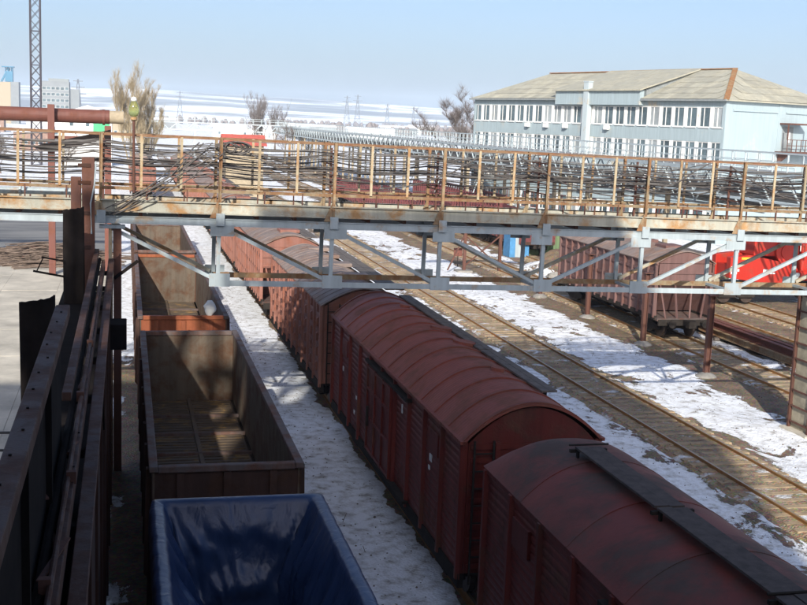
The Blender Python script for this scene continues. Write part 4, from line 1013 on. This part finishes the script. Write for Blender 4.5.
for i in range(nsec):
    l = (0, i * sec, 0)
    if pk is None: pk = MB().box(-.88, .88, .02, sec - .02, DZ - .019, DZ + .02).build('deck_plate', 'deck', tg, loc=l)
    else: again(pk, tg, l)
for i in range(14):
    y = 22 + i * 14.5
    pr = MB().box(-.14, .14, -.14, .14, 0, 6.5).build('column', 'cream', tg, loc=(-.8, y, 0)); again(pr, tg, (.8, y, 0)); MB().bar((-.8, y, 1.2), (.8, y, 5.8), .09, .09).build('brace', 'trestle', tg)
for k in range(7): MB().tube([(-.6 + .2 * k, 0, 6.85 + .14 * (k % 3)), (-.6 + .2 * k, TL * .5, 6.8 + .15 * (k % 4)), (-.6 + .2 * k, TL, 6.85)], .06, 6).build('cable_run', 'cable_grey', tg)
copy_tree(tg, loc=(39.3, 64, -1.0), label='lower pale trestle walkway running between the first trestle and the works building')
# second trestle, crossing far away to the left
t2 = thing('trestle_gallery', 'distant white trestle walkway crossing behind the golden trees', 'trestle', (36, 283, 0), R(0))
x0, x1 = -32, 2
for y in (-.9, .9):
    for z in (9.6, 9.1): MB().box(x0, x1, y - .04, y + .04, z - .04, z + .04).build('hand_rail', 'trestle', t2)
    for z in (8.3, 6.6): MB().box(x0, x1, y - .08, y + .08, z - .1, z + .1).build('chord', 'trestle', t2)
    for i in range(17):
        x = x0 + i * 2; MB().box(x - .04, x + .04, y - .04, y + .04, 8.4, 9.6).build('rail_post', 'trestle', t2)
        if i < 16: MB().bar((x, y, 6.6 if i % 2 else 8.3), (x + 2, y, 8.3 if i % 2 else 6.6), .12, .12).build('lattice_bar', 'trestle', t2)
for i in range(4):
    for y in (-.9, .9): MB().box(x0 + 3 + i * 9 - .15, x0 + 3 + i * 9 + .15, y - .15, y + .15, 0, 6.5).build('column', 'trestle', t2)

# ------------------------------------------------------------------ three storey plant building
bd = thing('plant_building', 'long pale blue three-storey works building with olive slate hip roof', 'building', (53.9, 98, 0), 0)
ang = math.atan2(136.7 - 98, 41.4 - 53.9)   # the long facade runs this way
bd.rotation_euler = (0, 0, ang - math.pi / 2)
# local frame: +y along the long facade, facade on x=0 with outside at -x, depth to +x
BL = math.hypot(136.7 - 98, 41.4 - 53.9); BD = 15.0; ZE = 13.45; RA = 16.75
NW = 24; pitch = BL / NW
rows = [(10.85, 12.75), (7.6, 9.5), (4.3, 6.2), (1.2, 3.0)]
prev = ZE - .02
for (za, zb_) in rows:
    MB().box(0, .35, 0, BL, zb_, prev).build('wall_band', 'wallblue', bd); prev = za
MB().box(0, .35, 0, BL, 0, prev).build('wall_band', 'wallblue', bd)
MB().box(.36, BD, .36, BL, 0, ZE - .05).build('inner_wall', 'wallblue', bd)
pier = {}; wf = None; wg = {}
for (za, zb_) in rows:
    hgt = zb_ - za
    for i in range(NW + 1):
        y = i * pitch; w = .19 if 0 < i < NW else .35
        MB().box(-.015, .33, max(0, y - w), min(BL, y + w), za + .002, zb_ - .002).build('pier', 'white' if 0 < i < NW else 'wallblue', bd)
    for i in range(NW):
        y = (i + .5) * pitch; hw = pitch / 2 - .19
        fr = MB().box(.04, .09, y - hw, y + hw, za, za + .08).box(.04, .09, y - hw, y + hw, zb_ - .08, zb_).box(.04, .09, y - hw, y - hw + .05, za, zb_).box(.04, .09, y + hw - .05, y + hw, za, zb_)
        fr.box(.04, .09, y + hw * .15, y + hw * .15 + .07, za, zb_)
        f = fr.build('window', 'white' if za > 7 else ('dred' if i % 3 else 'white'), bd)
        MB().box(.095, .11, y - hw, y + hw, za, zb_).build('pane', 'glass' if random.random() > .35 else 'curtain', f)
        MB().box(-.1, .04, y - hw, y + hw, za - .07, za - .001).build('sill', 'white', f)
        if za > 10 and i in (9, 13, 15, 17): MB().box(-.42, -.03, y - .3, y + .25, za - .55, za - .1).build('air_conditioner', 'white', bd)
# raised middle wall and its flatter roof
MB().box(-.55, .30, BL * .27, BL * .60, ZE - .6, ZE + .92).build('raised_wall', 'wallblue', bd)
rya, ryb = BL * .27, BL * .60
# end wall with pilasters, ledge and upper door
MB().box(.005, BD, 0, .36, 0, ZE - .03).build('end_wall', 'wallpale', bd)
MB().box(.01, .5, -.06, 0, 0, ZE - .1).build('pilaster', 'wallpale', bd); MB().box(7.2, 7.7, -.06, 0, 0, ZE - .1).build('pilaster', 'wallpale', bd)
MB().box(1.0, 7.0, -.12, 0, 12.45, 12.6).build('ledge', 'wallpale', bd); MB().box(8.2, 14.5, -.12, 0, 12.45, 12.6).build('ledge', 'wallpale', bd)
dr = MB().box(7.9, 9.4, -.05, 0, 8.9, 11.2).build('upper_door', 'fascia', bd)
MB().box(8.75, 9.0, -.07, -.051, 9.7, 10.7).build('door_pane', 'white', dr)
bal = MB().box(7.0, 11.6, -1.5, -.08, 8.55, 8.85).build('balcony', 'brownpost', bd)
MB().box(7.4, 10.2, -1.3, -.08, 11.4, 11.55).build('canopy', 'brownpost', bal)
for i in range(8): MB().box(7.05 + i * .64, 7.1 + i * .64, -1.48, -1.42, 8.85, 10.0).build('baluster', 'brownpost', bal)
for z in (9.4, 9.95): MB().box(7.02, 11.6, -1.49, -1.43, z, z + .06).build('hand_rail', 'brownpost', bal)
for x in (7.1, 10.0): MB().box(x, x + .1, -1.4, -1.3, 10.0, 11.4).build('canopy_post', 'brownpost', bal)
MB().prism([(-1.4, 8.55), (-.08, 8.55), (-.08, 7.6)], 'x', 7.4, 7.6).build('balcony_bracket', 'brownpost', bal)
# roof: hip planes with sheets
OV = .45; mx = BD / 2; hipd = 6.2
e0, e1 = -OV, BL + OV
A = [(-OV, e0, ZE), (BD + OV, e0, ZE), (BD + OV, e1, ZE), (-OV, e1, ZE), (mx, hipd, RA), (mx, e1 - 5.5, RA)]
rf = MB().add(A + [(x, y, ZE - .12) for x, y, z in A[:4]], [(0, 1, 4), (1, 2, 5, 4), (2, 3, 5), (3, 0, 4, 5), (0, 6, 7, 1), (1, 7, 8, 2), (2, 8, 9, 3), (3, 9, 6, 0), (9, 8, 7, 6)]).build('roof', 'slate', bd)
sl_len = math.hypot(mx + OV, RA - ZE); pitch_a = math.atan2(RA - ZE, mx + OV)
# slate sheets on the long front slope
sw_, shh = 1.12, 1.55; sheet = None
nr = int(sl_len / shh)
def sheet_mesh():
    mb = MB(); n = 8; vs = []
    for q in (0, 1):
        for i in range(n + 1):
            vs.append((q * shh * 1.06, sw_ * i / n, .02 + .022 * (i % 2) + (.025 if q == 0 else 0)))
    o = 0
    mb.add(vs, [(i, i + 1, n + 2 + i, n + 1 + i) for i in range(n)]); return mb
for r_ in range(nr + 1):
    u = r_ * shh
    if u + shh > sl_len: continue
    y_lo = e0 + (hipd + OV) * ((u + shh) / sl_len) + .1; y_hi = e1 - 5.5 * ((u + shh) / sl_len) - .1
    k = int((y_hi - y_lo) / (sw_ - .03))
    for i in range(k):
        y = y_lo + i * (sw_ - .03)
        l = (-OV + u * math.cos(pitch_a), y, ZE + u * math.sin(pitch_a) + .006)
        if sheet is None: sheet = sheet_mesh().build('slate_sheet', 'slate', rf, loc=l); sheet.rotation_euler = (0, -pitch_a, 0)
        else: again(sheet, rf, l, (random.uniform(-.006, .006), -pitch_a, random.uniform(-.006, .006)))
# sheets on the hip end
hl = math.hypot(hipd + OV, RA - ZE); pa = math.atan2(RA - ZE, hipd + OV)
for r_ in range(int(hl / shh)):
    u = r_ * shh; f = (u + shh) / hl; xa = -OV + (mx + OV) * f + .1; xb = BD + OV - (mx + OV) * f - .1
    for i in range(int((xb - xa) / (sw_ - .03))):
        x = xa + i * (sw_ - .03) + sw_
        again(sheet, rf, (x, e0 + u * math.cos(pa), ZE + u * math.sin(pa) + .006), (0, -pa, math.pi / 2)).rotation_mode = 'XYZ'
MB().bar((-OV, e0, ZE + .05), (mx, hipd, RA + .08), .5, .1).build('hip_cap', 'hip', rf)
MB().bar((mx, hipd, RA + .06), (mx, e1 - 5.5, RA + .06), .45, .1).build('ridge_cap', 'hip', rf)
# raised middle roof
rz0 = ZE + .95; slope_x = mx
MB().add([(-OV - .4, rya - .3, rz0), (-OV - .4, ryb + .3, rz0), (mx, ryb + .3, RA + .16), (mx, rya - .3, RA + .16), (-OV - .4, rya - .3, rz0 - .14), (-OV - .4, ryb + .3, rz0 - .14), (mx, ryb + .3, RA + .02), (mx, rya - .3, RA + .02)],
         [(0, 1, 2, 3), (7, 6, 5, 4), (0, 4, 5, 1), (1, 5, 6, 2), (2, 6, 7, 3), (3, 7, 4, 0)]).build('raised_roof', 'slate', rf)
MB().prism([(.0, ZE), (.0, rz0 - .05), (mx - .3, RA), ], 'y', rya, rya + .12).build('raised_cheek', 'fascia', rf)
MB().prism([(.0, ZE), (.0, rz0 - .05), (mx - .3, RA), ], 'y', ryb - .12, ryb).build('raised_cheek', 'fascia', rf)
MB().box(-OV - .08, -OV, e0, e1, ZE - .16, ZE + .02).build('gutter', 'fascia', rf)
ch = MB().box(-.75, -.15, BL * .46, BL * .46 + .75, 4, 15.2).build('vent_duct', 'trestle', bd); MB().box(-.8, -.1, BL * .46 - .05, BL * .46 + .8, 15.2, 15.3).build('duct_cap', 'trestle', ch)

# loose stones, clods and dead stalks along the tracks
lt = MB(); rnd = random.Random(21)
for i in range(7000):
    X0 = rnd.choice((4.9, 4.9, 6.0, 13, 16.6, 18.3, 20.0, 22, 24.3, 24.6, 25.2, 26.5, 28.4, 30, 31.6, 34, 36)); x = X0 + rnd.gauss(0, .75); y = 13 + 62 * rnd.random() ** 1.3
    if abs(abs(x - 18.3) - .795) < .13 or abs(abs(x - 26.5) - .795) < .13: continue
    z = max(gz(x, y), .09 if min(abs(x - 18.3), abs(x - 26.5), abs(x - 31.6), abs(x - 36.2)) < 1.35 else -1); r_ = rnd.uniform(.012, .038) * (1.6 if rnd.random() < .06 else 1)
    if rnd.random() < .015:
        a = rnd.uniform(0, 6.28); l = rnd.uniform(.06, .2); lt.bar((x, y, z), (x + l * math.cos(a), y + l * math.sin(a), z + rnd.uniform(.02, .2)), .012, .012)
    else:
        v = [Vector((rnd.uniform(.6, 1) * c[0], rnd.uniform(.6, 1) * c[1], rnd.uniform(.5, .8) * c[2])) * r_ + Vector((x, y, z + r_ * .2)) for c in ((1, 0, 0), (0, 1, 0), (-1, 0, 0), (0, -1, 0), (0, 0, 1), (0, 0, -1))]
        lt.add(v, [(0, 1, 4), (1, 2, 4), (2, 3, 4), (3, 0, 4), (1, 0, 5), (2, 1, 5), (3, 2, 5), (0, 3, 5)])
tag(lt.build('track_litter', 'litter'), 'scattered stones, clods and dead stalks along the tracks', 'litter', kind='stuff')

# ------------------------------------------------------------------ left background
pi = thing('brown_pipeline', 'thick red-brown pipe on posts ending above the yard', 'pipe', (0, 75, 0))
MB().tube([(-34, 0, 9.82), (-1.0, 0, 9.85)], .43, 24).build('pipe_barrel', 'pipe', pi, smooth=False)
for x in (-28, -20, -12, -1.35): MB().tube([(x - .08, 0, 9.83), (x + .08, 0, 9.83)], .48, 24).build('joint_ring', 'pipe', pi)
MB().tube([(-1.0, 0, 9.85), (-.15, 0, 9.85)], .40, 24).build('end_piece', 'cream', pi)
for x in (-22, -13, -4.45, -1.1): MB().box(-.2, .2, -.2, .2, 0, 9.3 if x != -4.45 else 10.5).build('pipe_post', 'pipe' if x > -5 else 'brownpost', pi, loc=(x, -.75 if x == -4.45 else 0, 0))
MB().box(-4.6, -.9, -.3, .3, 8.4, 8.6).build('sleeve_arm', 'pipe', pi)
MB().prism([(-5.6, 7.9), (-.9, 9.1), (-.9, 8.6), (-4.5, 7.6)], 'y', -1.2, -1.05).build('tilted_sheet', 'blackplate', pi)
mt_ = thing('lattice_mast', 'tall slender lattice mast rising out of the yard', 'mast', (-15.9, 222, 0))
HM = 62
for sx_ in (-1, 1):
    for sy in (-1, 1): MB().box(-.12, .12, -.12, .12, 0, HM).build('corner_leg', 'mast', mt_, loc=(sx_ * .85, sy * .85, 0))
for i in range(31):
    z = i * 2.0
    for s in (-1, 1):
        MB().bar((-.85, s * .85, z), (.85, s * .85, z + 2), .11, .09).build('lattice_bar', 'mast', mt_); MB().bar((.85, s * .86, z), (-.85, s * .86, z + 2), .11, .09).build('lattice_bar', 'mast', mt_)
        MB().bar((s * .85, -.85, z), (s * .85, .85, z + 2), .11, .09).build('lattice_bar', 'mast', mt_)
    if i % 3 == 0: MB().box(-.9, .9, -.9, .9, z - .06, z + .06).build('belt', 'mast', mt_)
def house(name, label, cat, loc, w, d, h, wall, roof=None, rh=1.5, wins=None, rz=0, gable='x'):
    t = thing(name, label, cat, loc, rz)
    MB().box(-w / 2, w / 2, -d / 2, d / 2, 0, h).build('wall', wall, t)
    if roof:
        if gable == 'x': MB().prism([(-d / 2 - .4, h), (d / 2 + .4, h), (0, h + rh)], 'x', -w / 2 - .4, w / 2 + .4).build('roof', roof, t)
        else: MB().prism([(-w / 2 - .4, h), (w / 2 + .4, h), (0, h + rh)], 'y', -d / 2 - .4, d / 2 + .4).build('roof', roof, t)
    if wins:
        nx_, nz, ww, wh, z0, dz = wins
        for i in range(nx_):
            for j in range(nz):
                x = -w / 2 + w * (i + .5) / nx_; z = z0 + j * dz
                f = MB().box(x - ww / 2, x + ww / 2, -d / 2 - .06, -d / 2 - .002, z, z + wh).build('window', 'white', t)
                MB().box(x - ww / 2 + .08, x + ww / 2 - .08, -d / 2 - .08, -d / 2 - .061, z + .08, z + wh - .08).build('pane', 'glass', f)
    return t
gb = house('office_block', 'distant grey flat-roofed block with rows of dark windows behind the mast', 'building', (-39, 700, 0), 15, 14, 26, 'greyblock', None, 0, (6, 4, 2.1, 1.7, 11, 3.4))
MB().box(-4, 7, -3, 4, 26, 27.6).build('roof_house', 'fascia', gb); MB().box(7.6, 13, -5, 6, 0, 22).build('wing', 'greyblock', gb)
hf = thing('mine_headframe', 'distant blue mine headframe with slanting legs above a cream block', 'headframe', (-74, 800, 0))
MB().box(-6.5, 1.5, -6, 6, 0, 26.5).build('cream_block', 'cream', hf); MB().box(1.55, 6.5, -6, 6, 0, 26.8).build('grey_block', 'greyblock', hf)
MB().box(-2.2, 2.6, -2.4, 2.4, 26.8, 33.5).build('tower_house', 'farblue', hf); MB().box(-4.2, 3.4, -3, 3, 36, 36.6).build('top_platform', 'farblue', hf)
for x in (-2, -.2, 1.6, 2.4): MB().box(x - .2, x + .2, -2, 2, 33.5, 36).build('tower_post', 'farblue', hf)
for y in (-2.2, 2.2): MB().bar((-1.5, y, 33), (-12, y, 12), .8, .8).build('back_leg', 'farblue', hf)
MB().tube([(-.3, -.3, 34.8), (-.3, .3, 34.8)], 1.2, 20).build('sheave_wheel', 'farblue', hf)
ws = house('white_shed', 'white low shed with snowy roof and green end beside the golden trees', 'shed', (-7, 231, 0), 8.8, 9, 9.6, 'white', 'snowmat', 1.6, (3, 1, .8, 1.1, 7.2, 2), 0, 'y')
MB().box(1.0, 4.0, -4.62, -4.51, 5.2, 8.6).build('green_gate', 'brightgreen', ws)
house('red_roof_shed', 'small shed with bright red roof beyond the footbridge', 'shed', (14.2, 146, 0), 4.6, 6, 6.7, 'cream', 'redroof', 1.3)
for i, (x, y, w, h_, mt2) in enumerate(((-26, 420, 14, 6, 'white'), (55, 560, 30, 5, 'white'), (-4, 480, 12, 6, 'cream'), (100, 640, 26, 6, 'greyblock'), (150, 720, 30, 5, 'white'), (20, 760, 22, 6, 'greyblock'), (-60, 520, 20, 8, 'brick'), (210, 900, 30, 6, 'greyblock'), (255, 1000, 24, 7, 'white'), (-22, 300, 9, 4.5, 'brick'))):
    house('far_house', ('white', 'long white', 'cream', 'grey', 'white roofed white', 'grey gabled', 'brick', 'far grey', 'farthest white', 'low brick')[i] + ' low industrial house with snowy roof on the plain', 'house', (x, y, 0), w, 9, h_, mt2, 'snowmat', 1.6, (5, 1, 1.2, 1.3, 1.6, 3))

# ------------------------------------------------------------------ bare trees
def tree(name, label, loc, H, spread, mat, seed, group=None, column=False, twigs=2600, trunk_r=.22):
    rnd = random.Random(seed)
    t = thing(name, label, 'tree', loc, group=group)
    tr = MB(); tw = MB(); tips = []
    def limb(p, d, l, r, depth):
        pts = [p]; q = p; dd = d.copy()
        for k in range(4):
            dd = (dd + Vector((rnd.uniform(-.18, .18), rnd.uniform(-.18, .18), rnd.uniform(-.02, .16)))).normalized()
            q = q + dd * l / 4; pts.append(q)
        tr.tube(pts, r, 5 if depth else 8, False, r * .45)
        tips.append((pts, r))
        if depth < 3:
            nb = (7, 5, 4)[depth]
            for k in range(nb):
                f = rnd.uniform(.25, 1.0); i = min(3, int(f * 4)); base = pts[i].lerp(pts[i + 1], f * 4 - i)
                a = rnd.uniform(0, 6.283); out_ = .35 if column else .95
                nd = (dd * (.9 if column else .55) + Vector((math.cos(a), math.sin(a), 0)) * out_ + Vector((0, 0, .35))).normalized()
                limb(base, nd, l * rnd.uniform(.38, .62), r * .5, depth + 1)
    if column:
        for k in range(3): limb(Vector((rnd.uniform(-.3, .3), rnd.uniform(-.3, .3), 0)), Vector((rnd.uniform(-.06, .06), rnd.uniform(-.06, .06), 1)), H * rnd.uniform(.75, .95), trunk_r, 0)
    else: limb(Vector((0, 0, 0)), Vector((rnd.uniform(-.05, .05), rnd.uniform(-.05, .05), 1)), H * .72, trunk_r, 0)
    for k in range(twigs):
        pts, r = rnd.choice(tips); i = rnd.randrange(0, 4); b_ = pts[i].lerp(pts[i + 1], rnd.random())
        a = rnd.uniform(0, 6.283); d = Vector((math.cos(a) * .6, math.sin(a) * .6, rnd.uniform(.1, 1.1 if column else .8))).normalized(); l = H * rnd.uniform(.03, .085)
        w = max(.005, H * .0008); m1 = b_ + d * l * .5 + Vector((rnd.uniform(-.1, .1), rnd.uniform(-.1, .1), .05)) * l; e = b_ + d * l + Vector((0, 0, l * .2))
        s_ = d.cross(Vector((0, 0, 1))).normalized() * w; u_ = Vector((0, 0, w))
        tw.add([b_ - s_, b_ + s_, b_ + u_, m1 - s_ * .8, m1 + s_ * .8, m1 + u_ * .8, e], [(0, 1, 4, 3), (1, 2, 5, 4), (2, 0, 3, 5), (3, 4, 6), (4, 5, 6), (5, 3, 6)])
    tr.build('trunk', 'bark' if mat != 'twig_gold' else mat, t, smooth=True); tw.build('crown', mat, t)
    return t
tree('poplar_tree', 'tall slim golden-twigged poplar next to the white shed', (.9, 186, 0), 11.6, 1, 'twig_gold', 3, None, True, 15000, .13)
tree('willow_tree', 'shorter bushy golden-twigged tree right of the slim poplar', (3.5, 190, 0), 9.8, 1, 'twig_gold', 8, None, True, 15000, .13)
tree('willow_tree', 'low spreading golden bush at the foot of the poplar', (2.1, 184, 0), 7.4, 1, 'twig_gold', 12, None, True, 9000, .1)
for i, (x, y, H) in enumerate(((36.5, 345, 11.5), (40.0, 350, 12), (43.5, 348, 11))): tree('bare_tree', 'bare brown tree in the clump of three on the plain', (x, y, 0), H, 1, 'twig_grey', 30 + i, 'clump of bare trees on the plain', True, 7000, .13)
tree('bare_tree', 'bare grey tree at the far corner of the works building', (44.2, 152, 0), 15.2, 1, 'twig_grey', 44, None, False, 12000, .14)
for i, (x, y, H) in enumerate(((27, 245, 8), (33, 250, 9), (39, 255, 9), (44, 262, 8), (24, 225, 6), (-24, 210, 7), (-19, 190, 6), (-30, 240, 9), (-10, 205, 6))): tree('bare_bush', 'low leafless bush tree on the snowy plain', (x, y, 0), H, 1, 'twig_grey', 60 + i, 'leafless bushes on the plain', False, 2600, .12)
# far tree lines: woods that read as one mass
wd = MB(); rnd = random.Random(5)
for k in range(1500):
    band = rnd.choice((900, 1250, 1700, 2300)); x = rnd.uniform(-400, 900) * band / 1200; y = band + rnd.uniform(-30, 30)
    if noise.noise(Vector((x * .004, band, 0))) < -.05: continue
    h_ = rnd.uniform(4, 10); r_ = h_ * .45
    mbv = []
    for j in range(3):
        for i in range(5):
            a = 6.283 * i / 5; q = r_ * (.7, 1, .35)[j] * rnd.uniform(.7, 1.2); mbv.append((x + q * math.cos(a), y + q * math.sin(a), h_ * (.1, .5, .95)[j]))
    wd.add(mbv, [(j * 5 + i, j * 5 + (i + 1) % 5, (j + 1) * 5 + (i + 1) % 5, (j + 1) * 5 + i) for j in range(2) for i in range(5)] + [(10, 11, 12, 13, 14)])
tag(wd.build('far_woods', 'twig_grey'), 'dark strips of far leafless woodland across the snowy plain', 'woodland', kind='stuff')
# power pylons
def pylon(label, x, y, H):
    t = thing('power_pylon', label, 'pylon', (x, y, 0), group='power pylons on the plain')
    for sx_ in (-1, 1):
        for sy in (-1, 1): MB().bar((sx_ * H * .1, sy * H * .1, 0), (sx_ * .3, sy * .3, H), .3, .3).build('leg', 'pylon', t)
    for k in range(6):
        z0, z1 = H * k / 6, H * (k + 1) / 6; w0, w1 = lerp(H * .1, .3, k / 6), lerp(H * .1, .3, (k + 1) / 6)
        for s in (-1, 1): MB().bar((-w0, s * w0, z0), (w1, s * w1, z1), .2, .2).build('brace', 'pylon', t); MB().bar((w0, s * w0, z0), (-w1, s * w1, z1), .2, .2).build('brace', 'pylon', t)
    for z, w in ((.68, .17), (.82, .14), (.95, .1)): MB().box(-H * w, H * w, -.25, .25, H * z, H * z + .5).build('cross_arm', 'pylon', t)
for x, y, H in ((262, 1400, 40), (285, 1450, 43), (64, 1450, 38), (335, 1500, 34), (-30, 780, 30), (168, 1500, 34), (420, 1700, 34)): pylon('distant steel lattice power pylon on the snowy plain', x, y, H)

# ------------------------------------------------------------------ the works the picture is taken from, unseen: blocks shaped to shade the near wagons
wk = thing('works_shade_blocks', 'unseen pale works blocks and gallery behind the viewpoint, shaped to shade the near wagons', 'building', (0, -9, 0))
def block(x0, x1, y0, y1, z0, z1, nm='shade_block'):
    o = MB().box(x0, x1, y0, y1, z0, z1).build(nm, 'plaster', wk)
    return o
block(-8.0, 3.0, -10, 4, 0, 28)
for y in (2.0, -4.0):  # open lattice added out of view to cast striped shade on gondola and footbridge
    for z in (22.6, 28.3): MB().box(-13, -8.02, y - .2, y + .2, z - .22, z + .22).build('shade_gallery_chord', 'brick', wk)
    for i in range(5): MB().box(-12.6 + i * 1.05 - .11, -12.6 + i * 1.05 + .11, y - .15, y + .15, 22.8, 28.1).build('shade_gallery_post', 'brick', wk)
    for i in range(2): MB().bar((-12.8 + 2.3 * i, y + .3, 22.8), (-10.5 + 2.3 * i, y + .3, 28.1), .3, .3).build('shade_gallery_diagonal', 'brick', wk)
block(-28, -13.02, -10, 4, 0, 26.3); block(3.02, 30, -10, 4, 0, 13.0, 'low_shade_block')

# ------------------------------------------------------------------ haze
hz = MB().box(-3200, 5000, -290, 5400, -6, 135).build('haze', 'snowmat'); hz['kind'] = 'stuff'; hz['label'] = 'pale winter haze over the plain'; hz['category'] = 'haze'
mz = bpy.data.materials.new('haze_air'); mz.use_nodes = True; nt = mz.node_tree
for n_ in list(nt.nodes):
    if n_.type == 'BSDF_PRINCIPLED': nt.nodes.remove(n_)
pv = nt.nodes.new('ShaderNodeVolumePrincipled'); pv.inputs['Color'].default_value = (0.74, 0.87, 1.0, 1); pv.inputs['Density'].default_value = 0.0002; pv.inputs['Anisotropy'].default_value = 0.0
nt.links.new(pv.outputs[0], nt.nodes['Material Output'].inputs['Volume'])
hz.data.materials.clear(); hz.data.materials.append(mz)
